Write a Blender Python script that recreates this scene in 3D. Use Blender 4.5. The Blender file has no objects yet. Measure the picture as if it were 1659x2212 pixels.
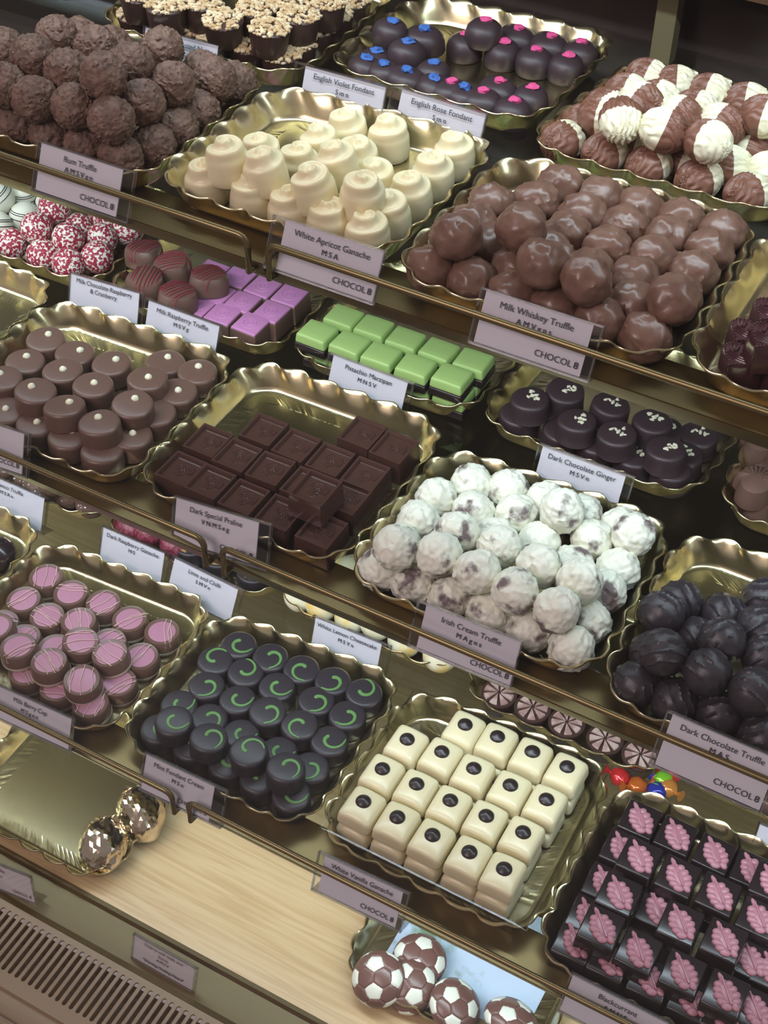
import bpy, bmesh, math, random
from mathutils import Vector, Matrix, noise
random.seed(7)
SC = bpy.context.scene
COL = SC.collection
R = math.radians
ZC = 1.55                                   # height of the camera above the shop floor

# ------------------------------------------------------------------ camera
CR = Matrix(((0.87452329, 0.48486554, 0.0106971),
             (0.34852405, -0.61296841, -0.70908442),
             (-0.33725362, 0.62383903, -0.70504245)))   # rows: right, down, forward
FPX = 3058.3
cam_d = bpy.data.cameras.new('camera'); cam = bpy.data.objects.new('camera', cam_d); COL.objects.link(cam)
cam_d.sensor_fit = 'VERTICAL'; cam_d.sensor_height = 24; cam_d.lens = FPX / 2212 * 24
cam_d.clip_start = 0.01
M3 = Matrix((CR[0], -CR[1], -CR[2])).transposed()
cam.matrix_world = Matrix.Translation((0, 0, ZC)) @ M3.to_4x4()
SC.camera = cam
# ------------------------------------------------------------------ world, exposure
SC.view_settings.view_transform = 'Standard'; SC.view_settings.look = 'None'
SC.view_settings.gamma = 1; SC.view_settings.use_curve_mapping = False
SC.view_settings.exposure = 0.0
SC.cycles.use_denoising = True
SC.cycles.max_bounces = 8; SC.cycles.glossy_bounces = 4; SC.cycles.transparent_max_bounces = 24
SC.cycles.caustics_reflective = False; SC.cycles.caustics_refractive = False
SC.cycles.sample_clamp_indirect = 4
W = bpy.data.worlds.new('world'); SC.world = W; W.use_nodes = True
W.node_tree.nodes['Background'].inputs[0].default_value = (0.60, 0.51, 0.50, 1)
W.node_tree.nodes['Background'].inputs[1].default_value = 0.42
def area(name, loc, size, sizey, power, col, rot, spread=180):
    l = bpy.data.lights.new(name, 'AREA'); l.shape = 'RECTANGLE'; l.size = size; l.size_y = sizey
    l.energy = power; l.color = col; l.spread = R(spread)
    o = bpy.data.objects.new(name, l); COL.objects.link(o); o.location = loc; o.rotation_euler = rot
    return o
# unseen fill lamp behind the camera, added to brighten the cards
area('shop_fill_light', (-0.9, -1.1, 2.6), 1.2, 0.8, 26, (1.0, 0.82, 0.84), (R(48), 0, R(-15)))
# LED strips under each shelf lip: (y, z, power)
LED = ((0.71, -0.235, 2.7), (0.6095, -0.5045, 1.35), (0.5375, -0.6945, 1.55), (0.469, -0.8945, 1.7))
for i, (y, z, p) in enumerate(LED):
    area('led_strip_light', (-0.42, y, z + ZC), 1.5, 0.010, p, (0.74, 0.91, 1.0), (R(22), 0, 0), 150)

def U(px, py, axis, val):
    """point on the plane coordinate[axis] = val (metres from the camera) seen at photo pixel px, py"""
    d = CR.transposed() @ Vector(((px - 829.5) / FPX, (py - 1106) / FPX, 1.0))
    p = d * (val / d[axis]); p.z += ZC
    return p
# ------------------------------------------------------------------ materials
def pmat(name, col, rough=0.5, metal=0, spec=0.5, bump=0, bscale=200, sss=0, col2=None, cscale=60, lo=0.45, hi=0.55, coat=0, detail=3):
    m = bpy.data.materials.new(name); m.use_nodes = True
    nt = m.node_tree; b = nt.nodes['Principled BSDF']
    b.inputs['Base Color'].default_value = (*col, 1); b.inputs['Roughness'].default_value = rough
    b.inputs['Metallic'].default_value = metal; b.inputs['Specular IOR Level'].default_value = spec
    if coat: b.inputs['Coat Weight'].default_value = coat; b.inputs['Coat Roughness'].default_value = 0.15
    if sss:
        b.inputs['Subsurface Weight'].default_value = sss; b.inputs['Subsurface Radius'].default_value = (1, .7, .4)
        b.inputs['Subsurface Scale'].default_value = 0.004
    tc = nt.nodes.new('ShaderNodeTexCoord')
    if bump:
        n = nt.nodes.new('ShaderNodeTexNoise'); n.inputs['Scale'].default_value = bscale; n.inputs['Detail'].default_value = 4
        bp = nt.nodes.new('ShaderNodeBump'); bp.inputs['Strength'].default_value = bump; bp.inputs['Distance'].default_value = 0.001
        nt.links.new(tc.outputs['Object'], n.inputs['Vector']); nt.links.new(n.outputs['Fac'], bp.inputs['Height'])
        nt.links.new(bp.outputs['Normal'], b.inputs['Normal'])
    if col2:
        n = nt.nodes.new('ShaderNodeTexNoise'); n.inputs['Scale'].default_value = cscale; n.inputs['Detail'].default_value = detail
        oi = nt.nodes.new('ShaderNodeObjectInfo'); ad = nt.nodes.new('ShaderNodeVectorMath')
        sc = nt.nodes.new('ShaderNodeVectorMath'); sc.operation = 'SCALE'; sc.inputs[0].default_value = (3, 5, 7)
        nt.links.new(oi.outputs['Random'], sc.inputs['Scale'])
        nt.links.new(tc.outputs['Object'], ad.inputs[0]); nt.links.new(sc.outputs[0], ad.inputs[1])
        cr = nt.nodes.new('ShaderNodeValToRGB'); cr.color_ramp.elements[0].position = lo; cr.color_ramp.elements[1].position = hi
        cr.color_ramp.elements[0].color = (*col, 1); cr.color_ramp.elements[1].color = (*col2, 1)
        nt.links.new(ad.outputs[0], n.inputs['Vector']); nt.links.new(n.outputs['Fac'], cr.inputs['Fac'])
        nt.links.new(cr.outputs['Color'], b.inputs['Base Color'])
    return m
def clear(name, tint=(1, 1, 1), ior=1.45, extra=0.0, rough=0.03):
    m = bpy.data.materials.new(name); m.use_nodes = True; nt = m.node_tree; nt.nodes.clear()
    o = nt.nodes.new('ShaderNodeOutputMaterial'); mx = nt.nodes.new('ShaderNodeMixShader')
    t = nt.nodes.new('ShaderNodeBsdfTransparent'); t.inputs[0].default_value = (*tint, 1)
    g = nt.nodes.new('ShaderNodeBsdfGlossy'); g.inputs['Roughness'].default_value = rough
    f = nt.nodes.new('ShaderNodeFresnel'); f.inputs[0].default_value = ior
    a = nt.nodes.new('ShaderNodeMath'); a.operation = 'ADD'; a.inputs[1].default_value = extra; a.use_clamp = True
    gm = nt.nodes.new('ShaderNodeNewGeometry'); mr = nt.nodes.new('ShaderNodeMapRange')
    mr.inputs['To Min'].default_value = ior; mr.inputs['To Max'].default_value = 1 / ior
    nt.links.new(gm.outputs['Backfacing'], mr.inputs['Value']); nt.links.new(mr.outputs[0], f.inputs[0])
    nt.links.new(f.outputs[0], a.inputs[0]); nt.links.new(a.outputs[0], mx.inputs[0])
    nt.links.new(t.outputs[0], mx.inputs[1]); nt.links.new(g.outputs[0], mx.inputs[2]); nt.links.new(mx.outputs[0], o.inputs[0])
    return m
M = dict(
    gold=pmat('gold_card', (0.75, 0.66, 0.40), 0.25, 1, bump=0.10, bscale=60),
    brass=pmat('bronze_anodised', (0.185, 0.135, 0.058), 0.36, 0.85, bump=0.03, bscale=300),
    rod=pmat('bronze_rod', (0.18, 0.135, 0.060), 0.34, 0.85),
    glass=clear('shelf_glass', (0.80, 0.82, 0.78)), acrylic=clear('clear_acrylic', (0.97, 0.97, 0.97), 1.49),
    edge=clear('acrylic_edge', (0.86, 0.87, 0.88), 1.49, 0.22, 0.12), pane=clear('front_pane', (0.99, 0.99, 0.99), 1.35),
    card=pmat('white_card', (0.74, 0.72, 0.78), 0.6), ink=pmat('grey_ink', (0.035, 0.035, 0.045), 0.6),
    rum=pmat('flaked_chocolate', (0.115, 0.062, 0.042), 0.62, bump=1, bscale=300, col2=(0.17, 0.098, 0.068), cscale=120),
    milk=pmat('milk_chocolate', (0.150, 0.078, 0.054), 0.32, bump=0.45, bscale=75, col2=(0.185, 0.10, 0.07), cscale=70, lo=.4, hi=.6),
    caramel=pmat('milk_chocolate_smooth', (0.140, 0.078, 0.058), 0.38, bump=0.05, bscale=300),
    dark=pmat('dark_chocolate', (0.030, 0.024, 0.029), 0.42, bump=0.1, bscale=200),
    black=pmat('moulded_dark_chocolate', (0.020, 0.013, 0.014), 0.22, bump=0.03, bscale=200),
    square=pmat('moulded_milk_dark', (0.070, 0.034, 0.026), 0.14, bump=0.04, bscale=100),
    pral=pmat('praline_side', (0.080, 0.040, 0.030), 0.22),
    ivory=pmat('ivory_chocolate', (0.78, 0.69, 0.44), 0.34, sss=0.25, bump=0.03, bscale=150),
    vanilla=pmat('vanilla_chocolate', (0.74, 0.66, 0.42), 0.30, sss=0.2),
    irish=pmat('white_coating_over_dark', (0.16, 0.12, 0.12), 0.45, bump=0.5, bscale=160, col2=(0.80, 0.81, 0.68), cscale=60, lo=.34, hi=.44, detail=5),
    cream=pmat('cream_chocolate', (0.80, 0.78, 0.58), 0.45, bump=0.1, bscale=300),
    crumb=pmat('raspberry_crumb', (0.80, 0.76, 0.66), 0.6, bump=0.8, bscale=350, col2=(0.32, 0.015, 0.045), cscale=420, lo=.45, hi=.50),
    blue=pmat('blue_petal', (0.04, 0.12, 0.38), 0.7, bump=.5), pink=pmat('pink_petal', (0.62, 0.07, 0.22), 0.7, bump=.5),
    mauve=pmat('mauve_topping', (0.56, 0.235, 0.47), 0.42), berry=pmat('berry_topping', (0.42, 0.19, 0.265), 0.45),
    leaf=pmat('pink_leaf_icing', (0.40, 0.175, 0.215), 0.36, bump=.05), base=pmat('cream_base', (0.62, 0.55, 0.42), 0.4),
    line=pmat('pale_drizzle', (0.62, 0.42, 0.38), 0.5), redline=pmat('red_drizzle', (0.30, 0.03, 0.05), 0.5),
    green=pmat('green_icing', (0.11, 0.25, 0.07), 0.45), pist=pmat('pistachio_marzipan', (0.36, 0.53, 0.17), 0.5, bump=.2, bscale=120),
    nut=pmat('toasted_nut', (0.47, 0.31, 0.155), 0.6, col2=(0.64, 0.52, 0.33), cscale=140, lo=.4, hi=.6),
    ginger=pmat('ginger_crumb', (0.68, 0.64, 0.48), 0.6), cup=pmat('dark_cup', (0.055, 0.028, 0.022), 0.4),
    wood=None, silver=pmat('silver_sprinkle', (0.75, 0.75, 0.8), 0.5),
    rasp=pmat('cranberry_coating', (0.16, 0.018, 0.035), 0.4, bump=1, bscale=300, col2=(0.28, 0.05, 0.08), cscale=300),
    lime=pmat('gold_pattern', (0.045, 0.035, 0.035), 0.4, col2=(0.42, 0.25, 0.10), cscale=150, lo=.50, hi=.55),
    lemon=pmat('lemon_white', (0.80, 0.74, 0.52), 0.4, col2=(0.80, 0.55, 0.15), cscale=45, lo=.52, hi=.66, bump=.2),
    hat=pmat('pale_brown_top', (0.36, 0.22, 0.19), 0.3, col2=(0.52, 0.38, 0.33), cscale=90), violetdark=pmat('fondant_dark', (0.040, 0.024, 0.028), 0.45, bump=.15, bscale=120),
    foil=pmat('gold_foil', (0.72, 0.62, 0.47), 0.12, 1), black_dot=pmat('dark_dot', (0.022, 0.014, 0.014), 0.34),
    ballb=pmat('ball_brown', (0.150, 0.072, 0.056), 0.3), ballw=pmat('ball_white', (0.72, 0.72, 0.60), 0.35),
    crown=pmat('crown_dark', (0.060, 0.020, 0.024), 0.16), shadow=pmat('grille_shade', (0.012, 0.009, 0.007), 0.8),
    grille=pmat('beige_grille', (0.26, 0.19, 0.12), 0.5), sill=pmat('bronze_sill', (0.105, 0.078, 0.032), 0.42, 0.5),
    backp=pmat('dark_back_panel', (0.040, 0.028, 0.026), 0.10), post=pmat('olive_post', (0.13, 0.11, 0.055), 0.5),
    topw=pmat('brown_wood_trim', (0.065, 0.030, 0.012), 0.5), led=None,
    wrap=[pmat('wrapper_' + n, c, 0.15, 0.3) for n, c in (('red', (.55, .03, .03)), ('orange', (.5, .12, .02)), ('green', (.2, .5, .03)), ('blue', (.03, .04, .3)), ('amber', (.55, .22, .05)))],
    tape=pmat('pale_print', (.6, .6, .62), .6))
def wood(name, c1, c2, ax='X'):
    m = pmat(name, c1, 0.32); nt = m.node_tree; b = nt.nodes['Principled BSDF']
    tc = nt.nodes.new('ShaderNodeTexCoord'); mp = nt.nodes.new('ShaderNodeMapping'); mp.inputs['Scale'].default_value = (1.2, 26, 26)
    n = nt.nodes.new('ShaderNodeTexNoise'); n.inputs['Scale'].default_value = 9; n.inputs['Detail'].default_value = 5; n.inputs['Distortion'].default_value = 0.6
    cr = nt.nodes.new('ShaderNodeValToRGB'); cr.color_ramp.elements[0].color = (*c1, 1); cr.color_ramp.elements[1].color = (*c2, 1)
    cr.color_ramp.elements[0].position = .35; cr.color_ramp.elements[1].position = .6
    nt.links.new(tc.outputs['Object'], mp.inputs[0]); nt.links.new(mp.outputs[0], n.inputs['Vector'])
    nt.links.new(n.outputs['Fac'], cr.inputs['Fac']); nt.links.new(cr.outputs['Color'], b.inputs['Base Color'])
    return m
M['wood'] = wood('pine_board', (0.50, 0.335, 0.16), (0.60, 0.43, 0.23))
M['wood2'] = wood('oak_ledge', (0.22, 0.11, 0.045), (0.34, 0.19, 0.08))
em = bpy.data.materials.new('led_diffuser'); em.use_nodes = True
em.node_tree.nodes['Principled BSDF'].inputs['Emission Color'].default_value = (0.85, 0.95, 1, 1)
em.node_tree.nodes['Principled BSDF'].inputs['Emission Strength'].default_value = 2.0
M['led'] = em
# ------------------------------------------------------------------ mesh helpers
def me_from(bm, mats, name='mesh', smooth=True):
    me = bpy.data.meshes.new(name); bm.normal_update(); bm.to_mesh(me); bm.free()
    for m in (mats if isinstance(mats, (list, tuple)) else [mats]): me.materials.append(m)
    if smooth:
        me.polygons.foreach_set('use_smooth', [True] * len(me.polygons)); me.set_sharp_from_angle(angle=R(42))
    return me
def ob(name, me, parent=None, loc=None):
    o = bpy.data.objects.new(name, me); COL.objects.link(o)
    if parent: o.parent = parent
    if loc is not None: o.location = loc
    return o
def lathe(bm, prof, n=32, mi=0, sq=0.0):
    rings = []
    for r, z in prof:
        if r < 1e-6: rings.append([bm.verts.new((0, 0, z))]); continue
        rings.append([bm.verts.new((r * math.cos(2 * math.pi * i / n), r * math.sin(2 * math.pi * i / n), z)) for i in range(n)])
    for a, b in zip(rings, rings[1:]):
        for i in range(n):
            j = (i + 1) % n
            if len(a) == 1 and len(b) == 1: continue
            vs = [a[0], b[j], b[i]] if len(a) == 1 else ([a[i], a[j], b[0]] if len(b) == 1 else [a[i], a[j], b[j], b[i]])
            bm.faces.new(vs).material_index = mi
    return bm
def box(bm, x0, x1, y0, y1, z0, z1, mi=0):
    v = [bm.verts.new((x, y, z)) for z in (z0, z1) for y in (y0, y1) for x in (x0, x1)]
    for f in ((0, 2, 3, 1), (4, 5, 7, 6), (0, 1, 5, 4), (2, 6, 7, 3), (0, 4, 6, 2), (1, 3, 7, 5)):
        bm.faces.new([v[i] for i in f]).material_index = mi
    return v
def tube(bm, pts, rad, n=8, mi=0, cap=True, flat=1.0):
    rings = []
    for i, p in enumerate(pts):
        p = Vector(p); a = Vector(pts[max(i - 1, 0)]); b = Vector(pts[min(i + 1, len(pts) - 1)])
        t = (b - a).normalized(); s = t.cross(Vector((0, 0, 1)))
        if s.length < 1e-4: s = Vector((1, 0, 0))
        s.normalize(); u = s.cross(t); r = rad[i] if isinstance(rad, (list, tuple)) else rad
        rings.append([bm.verts.new(p + s * r * math.cos(2 * math.pi * k / n) + u * r * flat * math.sin(2 * math.pi * k / n)) for k in range(n)])
    for a, b in zip(rings, rings[1:]):
        for k in range(n): bm.faces.new([a[k], a[(k + 1) % n], b[(k + 1) % n], b[k]]).material_index = mi
    if cap:
        bm.faces.new(rings[0][::-1]).material_index = mi; bm.faces.new(rings[-1]).material_index = mi
def ball(r, sub=4, fn=None, sz=1.0, seed=0):
    bm = bmesh.new(); bmesh.ops.create_icosphere(bm, subdivisions=sub, radius=1)
    off = Vector((seed * 7.3, seed * 3.1, seed * 5.7))
    for v in bm.verts:
        d = v.co.normalized(); k = fn(d, off) if fn else 1
        v.co = Vector((d.x, d.y, d.z * sz)) * r * k
    return bm
def block(w, l, h, taper=0.92, bev=0.0016, pillow=0.0, segs=3):
    """mould-shaped block with its base at z = 0"""
    bm = bmesh.new(); v = box(bm, -w / 2, w / 2, -l / 2, l / 2, 0, h)
    for q in v[4:]: q.co.x *= taper; q.co.y *= taper
    bmesh.ops.bevel(bm, geom=list(bm.edges) + list(bm.verts), offset=bev, segments=segs, profile=0.5, affect='EDGES')
    if pillow:
        bmesh.ops.subdivide_edges(bm, edges=list(bm.edges), cuts=3, use_grid_fill=True)
        for q in bm.verts:
            if q.co.z > h * 0.5: q.co.z += pillow * (1 - min(1, abs(2 * q.co.x / w)) ** 2) * (1 - 0.5 * min(1, abs(2 * q.co.y / l)) ** 2) - pillow * .3
    return bm
def nz(v, s, o, d=2): return noise.fractal(v * s + o, 1.0, 2.0, d)
# ------------------------------------------------------------------ tagging and copies
def tag(o, label=None, cat=None, group=None, kind=None):
    if label: o['label'] = label
    if cat: o['category'] = cat
    if group: o['group'] = group
    if kind: o['kind'] = kind
    return o
def copy_tree(o, parent=None):
    c = o.copy(); COL.objects.link(c)
    if parent: c.parent = parent
    for ch in list(KIDS.get(o.name, [])): KIDS.setdefault(c.name, []).append(copy_tree(ch, c))
    return c
KIDS = {}
def thing(name, body_me, parts=()):
    """parts: (name, mesh, loc)"""
    o = ob(name, body_me)
    for p in parts:
        c = ob(p[0], p[1], o, p[2] if len(p) > 2 else None); KIDS.setdefault(o.name, []).append(c)
        if len(p) > 3: c['label'] = p[3]
    return o
ORD = ['first', 'second', 'third', 'fourth', 'fifth', 'sixth', 'seventh', 'eighth', 'ninth', 'tenth', 'eleventh', 'twelfth']
def place(variants, pts, org, k, floor, lh, anchor, r, label, cat, group, mode='ball', tilt=6, spin=180, yaw=0, snug=0):
    """variants: things built once; pts: (x, y, layer[, yaw]) read off the photo; floor: height of tray bottom"""
    P = []
    for q in pts:
        z = floor + q[2] * lh + anchor
        p = U(org[0] + q[0] / k, org[1] + q[1] / k, 2, z); P.append([p, q])
    P0 = [p.copy() for p, q in P]
    tb = max(TB, key=lambda t: (abs(t[0] - floor) < .002) * (1 + sum(t[1] < p.x < t[2] and t[3] < p.y < t[4] for p in P0)))
    for it in range(60):
        for i in range(len(P)):
            for j in range(i):
                a, b = P[i][0], P[j][0]; d = a - b
                if mode == 'ball':
                    L = d.length
                    if L < 2 * r and L > 1e-6: e = d / L * (2 * r - L) * 0.4; a += e; b -= e
                elif abs(d.z) < lh * 0.6 and lh > 0:
                    if mode == 'disc':
                        d.z = 0; L = d.length
                        if L < 2 * r and L > 1e-6: e = d / L * (2 * r - L) * 0.4; a += e; b -= e
        for (p, q), p0 in zip(P, P0):
            p += (p0 - p) * 0.10
            ins = (r + (.0055 if mode == 'ball' else .0100)) - snug if q[2] < .35 else r * .6
            Q = tb[5]; u = (p.x - tb[1]) / (tb[2] - tb[1]); v = (p.y - tb[3]) / (tb[4] - tb[3])
            p.x = min(max(p.x, Q[0].x + (Q[3].x - Q[0].x) * v + ins), Q[1].x + (Q[2].x - Q[1].x) * v - ins)
            p.y = min(max(p.y, Q[0].y + (Q[1].y - Q[0].y) * u + ins), Q[3].y + (Q[2].y - Q[3].y) * u - ins)
            lo = floor + anchor + ZC
            if p.z < lo or mode != 'ball': p.z = max(lo, p.z if mode == 'ball' else p0.z)
    # rows, layers and places for the labels
    info = {}
    for lay in sorted({round(q[2]) for p, q in P}):
        idx = sorted([i for i, (p, q) in enumerate(P) if round(q[2]) == lay], key=lambda i: P[i][0].y)
        rows = []
        for i in idx:
            if rows and P[i][0].y - P[rows[-1][0]][0].y < r * 1.35: rows[-1].append(i)
            else: rows.append([i])
        for rn, row in enumerate(rows):
            row.sort(key=lambda i: P[i][0].x)
            for cn, i in enumerate(row): info[i] = (lay, rn, cn, len(rows), len(row))
    nl = len({round(q[2]) for p, q in P})
    out = []
    for i, (p, q) in enumerate(P):
        v = variants[i % len(variants)]
        o = v if (i < len(variants)) else copy_tree(v)
        o.location = p - Vector((0, 0, anchor))
        if mode == 'ball': o.location = p
        yw = q[3] if len(q) > 3 else random.uniform(-spin, spin) + yaw
        t = tilt * (1.5 if q[2] >= 1 else 0.5)
        o.rotation_euler = (R(random.uniform(-t, t)), R(random.uniform(-t, t)), R(yw))
        if mode == 'ball' and tilt >= 90: o.rotation_euler = (R(random.uniform(-180, 180)), R(random.uniform(-180, 180)), R(yw))
        lay, rn, cn, nr, nc = info[i]
        s = label
        if nl > 1: s += ', ' + ('bottom layer' if lay == 0 else 'upper layer')
        if nr > 1: s += ', %s row from front' % ORD[rn]
        if nc > 1: s += ', %s from left' % ORD[cn]
        tag(o, s, cat, group); out.append(o)
    return out
# ------------------------------------------------------------------ trays
TZ = {0: -0.4726, 1: -0.6620, 2: -0.8621, 3: -1.050}        # rim heights of the four levels
TH = 0.018
def FL(lv): return TZ[lv] - TH + 0.0014
TB = []
def tray(lv, q, label, name='gold_tray', inset=0.0095):
    """q: FL, FR, BR, BL corners of the rim in plan"""
    q = [Vector((a[0], a[1], 0)) for a in q]
    TB.append((FL(lv), (q[0].x + q[3].x) / 2, (q[1].x + q[2].x) / 2, (q[0].y + q[1].y) / 2, (q[2].y + q[3].y) / 2, [p_.copy() for p_ in q]))
    c = sum(q, Vector()) / 4
    wd = ((q[1] - q[0]).length + (q[2] - q[3]).length) / 2; ln = ((q[3] - q[0]).length + (q[2] - q[1]).length) / 2
    def mp(x, y):
        u = x / wd + .5; v = y / ln + .5
        return (q[0] * (1 - u) * (1 - v) + q[1] * u * (1 - v) + q[2] * u * v + q[3] * (1 - u) * v) - c
    def loop(d, n):
        """n points and outward normals of the rounded rectangle inset by d"""
        rr = max(0.030 - d, 0.006); hw = wd / 2 - d - rr; hl = ln / 2 - d - rr
        segs = []; per = 4 * hw + 4 * hl + 2 * math.pi * rr; out = []
        for i in range(n):
            s = per * i / n
            for (L, kind, cx, cy, a0) in ((2 * hw, 'l', -hw, -hl - rr, -90), (math.pi / 2 * rr, 'a', hw, -hl, -90), (2 * hl, 'l', hw + rr, -hl, 0), (math.pi / 2 * rr, 'a', hw, hl, 0),
                                          (2 * hw, 'l', hw, hl + rr, 90), (math.pi / 2 * rr, 'a', -hw, hl, 90), (2 * hl, 'l', -hw - rr, hl, 180), (math.pi / 2 * rr, 'a', -hw, -hl, 180)):
                if s <= L or (kind == 'a' and a0 == 180):
                    if kind == 'l':
                        nv = (math.cos(R(a0)), math.sin(R(a0))); tv = (-nv[1], nv[0])
                        out.append((cx + tv[0] * s, cy + tv[1] * s, nv))
                    else:
                        a = R(a0) + s / rr; out.append((cx + rr * math.cos(a), cy + rr * math.sin(a), (math.cos(a), math.sin(a))))
                    break
                s -= L
        return out
    waves = round((2 * wd + 2 * ln - 0.05) / 0.0245); n = waves * 12
    bm = bmesh.new(); rings = []
    ph = random.uniform(0, 6)
    for d, z, m in ((inset + .012, 0, 0), (inset + .003, 0, 0), (inset, .0004, 0), (inset - .0012, .0015, 0), (inset - .0025, .004, .0), (inset - .0045, .0085, .05), (.0030, .0125, .30), (.0012, .0158, .85), (0, .0178, 1.1), (-.0006, .0180, 1.1), (-.0012, .0174, 1.1)):
        ring = []
        for i, (x, y, nv) in enumerate(loop(d, n)):
            t = 2 * math.pi * waves * i / n + ph
            w = math.sin(t) + 0.22 * math.sin(2 * t + 1)
            amp = 0.0020 * m * (0.8 + 0.4 * noise.noise(Vector((x * 30, y * 30, lv + wd * 50))))
            p = mp(x + nv[0] * amp * w, y + nv[1] * amp * w)
            ring.append(bm.verts.new((p.x, p.y, z + (0.0006 * m * math.sin(t + 1.3)) + 0.0006 * m * noise.noise(Vector((x * 20, y * 20, 3))))))
        rings.append(ring)
    bm.faces.new(rings[0])
    for a, b in zip(rings, rings[1:]):
        for i in range(n): bm.faces.new([a[i], a[(i + 1) % n], b[(i + 1) % n], b[i]])
    o = ob(name, me_from(bm, M['gold'], 'tray'), None, (c.x, c.y, ZC + TZ[lv] - TH + .0008))
    md = o.modifiers.new('thick', 'SOLIDIFY'); md.thickness = 0.0005; md.offset = -1
    return tag(o, label, 'tray', 'gold scalloped card trays')
# ------------------------------------------------------------------ the case
X0, X1, YB = -1.25, 0.45, 0.97
YR = {0: 0.5945, 1: 0.5226, 2: 0.4540}
JX = -0.398                                               # joint between the two shelf runs
def prism_x(bm, prof, x0, x1, mi=0):
    a = [bm.verts.new((x0, y, z)) for y, z in prof]; b = [bm.verts.new((x1, y, z)) for y, z in prof]
    n = len(prof)
    for i in range(n): bm.faces.new([a[i], a[(i + 1) % n], b[(i + 1) % n], b[i]]).material_index = mi
    bm.faces.new(a[::-1]).material_index = mi; bm.faces.new(b).material_index = mi
def shelf(lv, x0, x1, lab):
    y, z = YR[lv], TZ[lv] + ZC; t = z - TH
    root = bpy.data.objects.new('display_shelf', None); COL.objects.link(root); root.location = (0, 0, t)
    tag(root, lab, 'shelf', 'brass edged glass shelves')
    bm = bmesh.new(); box(bm, x0, x1, y + .022, YB - .004, -.005, 0); ob('glass_panel', me_from(bm, M['glass'], smooth=False), root)
    bm = bmesh.new()
    prism_x(bm, [(y - .0135, 0), (y + .0225, 0), (y + .0225, -.0015), (y + .0155, -.0015), (y + .0155, -.0105), (y + .012, -.0125), (y - .004, -.0125), (y - .0085, -.012), (y - .0125, -.0035)], x0, x1)
    bmesh.ops.bevel(bm, geom=[e for e in bm.edges if abs(e.verts[0].co.x - e.verts[1].co.x) > .1], offset=.0007, segments=2, affect='EDGES')
    bmesh.ops.recalc_face_normals(bm, faces=bm.faces)
    ob('front_profile', me_from(bm, M['brass']), root)
    bm = bmesh.new()
    yr, zr = y - .0185, .020; xa, xb = x0 + .006, x1 - .006
    pts = [(xa, y - .0085, -.006), (xa, yr, -.004), (xa, yr, zr - .006)] + [(xa + .006 * (1 - math.cos(a)), yr, zr - .006 + .006 * math.sin(a)) for a in (R(30), R(60), R(90))]
    pts += [(xa + (xb - xa) * i / 12, yr, zr) for i in range(1, 12)]
    pts += [(xb - .006 * (1 - math.cos(a)), yr, zr - .006 + .006 * math.sin(a)) for a in (R(90), R(60), R(30))] + [(xb, yr, zr - .006), (xb, yr, -.004), (xb, y - .0085, -.006)]
    tube(bm, pts, .0022, 12); ob('guard_rail', me_from(bm, M['rod']), root)
    bm = bmesh.new(); box(bm, x0 + .01, x1 - .01, y + .0160, y + .0215, -.0115, -.0035); ob('led_bar', me_from(bm, M['led'], smooth=False), root)
    return root
for lv, nm in ((0, 'top'), (1, 'middle'), (2, 'lower')):
    shelf(lv, X0, JX - .0012, '%s shelf run left of the rail joint, brass front over clear glass' % nm)
    shelf(lv, JX + .0012, X1, '%s shelf run right of the rail joint, brass front over clear glass' % nm)
def struct(name, bm, mat, smooth=False):
    bmesh.ops.recalc_face_normals(bm, faces=bm.faces)
    return tag(ob(name, me_from(bm, mat, smooth=smooth)), kind='structure')
ZD = ZC - 1.068
# pine deck board
bm = bmesh.new(); box(bm, X0, X1, 0.4256, YB, ZD - .018, ZD); struct('floor_deck', bm, M['wood'])
bm = bmesh.new(); prism_x(bm, [(.4250, ZD + .0008), (.4215, ZD + .0012), (.4205, ZD - .004), (.392, ZD - .0045), (.386, ZD - .001), (.386, ZD - .018), (.4250, ZD - .018)], X0, X1); struct('trim_1', bm, M['sill'])
# ventilation grille with real slots
bm = bmesh.new(); y0, y1 = .328, .3855; pitch = .0068; n = 150; sx = X0 + .3
for i in range(n):
    xa = sx + i * pitch; cx = xa + pitch / 2; hr = .0019; ya, yb = y0 + .008, y1 - .005; K = 8
    inner = [(cx + hr * math.cos(R(-180 + 180 * k / K)), ya + hr + hr * math.sin(R(-180 + 180 * k / K))) for k in range(K + 1)] + [(cx + hr * math.cos(R(180 * k / K)), yb - hr + hr * math.sin(R(180 * k / K))) for k in range(K + 1)]
    outer = [(xa, ya)] + [(xa + pitch * k / K, y0) for k in range(0, K)] + [(xa + pitch, yb)] + [(xa + pitch - pitch * k / K, y1) for k in range(0, K)]
    outer = [(xa, ya)] + [(xa + pitch * (k) / (K - 2), y0) for k in range(0, K - 1)] + [(xa + pitch, ya)] + [(xa + pitch, yb)] + [(xa + pitch - pitch * k / (K - 2), y1) for k in range(0, K - 1)] + [(xa, yb)]
    iv = [bm.verts.new((p[0], p[1], ZD)) for p in inner]; iw = [bm.verts.new((p[0], p[1], ZD - .002)) for p in inner]; ov = [bm.verts.new((p[0], p[1], ZD)) for p in outer]
    m = len(iv)
    for k in range(m):
        k2 = (k + 1) % m
        bm.faces.new([ov[k], ov[k2], iv[k2], iv[k]]); bm.faces.new([iv[k], iv[k2], iw[k2], iw[k]])
bmesh.ops.remove_doubles(bm, verts=bm.verts, dist=1e-6)
gr = tag(ob('vent_grille', me_from(bm, M['grille'])), 'beige slotted air vent grille along the front of the case', 'grille')
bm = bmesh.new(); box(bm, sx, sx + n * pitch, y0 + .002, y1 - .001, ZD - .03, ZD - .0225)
ob('grille_shade_box', me_from(bm, M['shadow'], smooth=False), gr)  # shade below the slots put into this box's near-black colour
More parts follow.
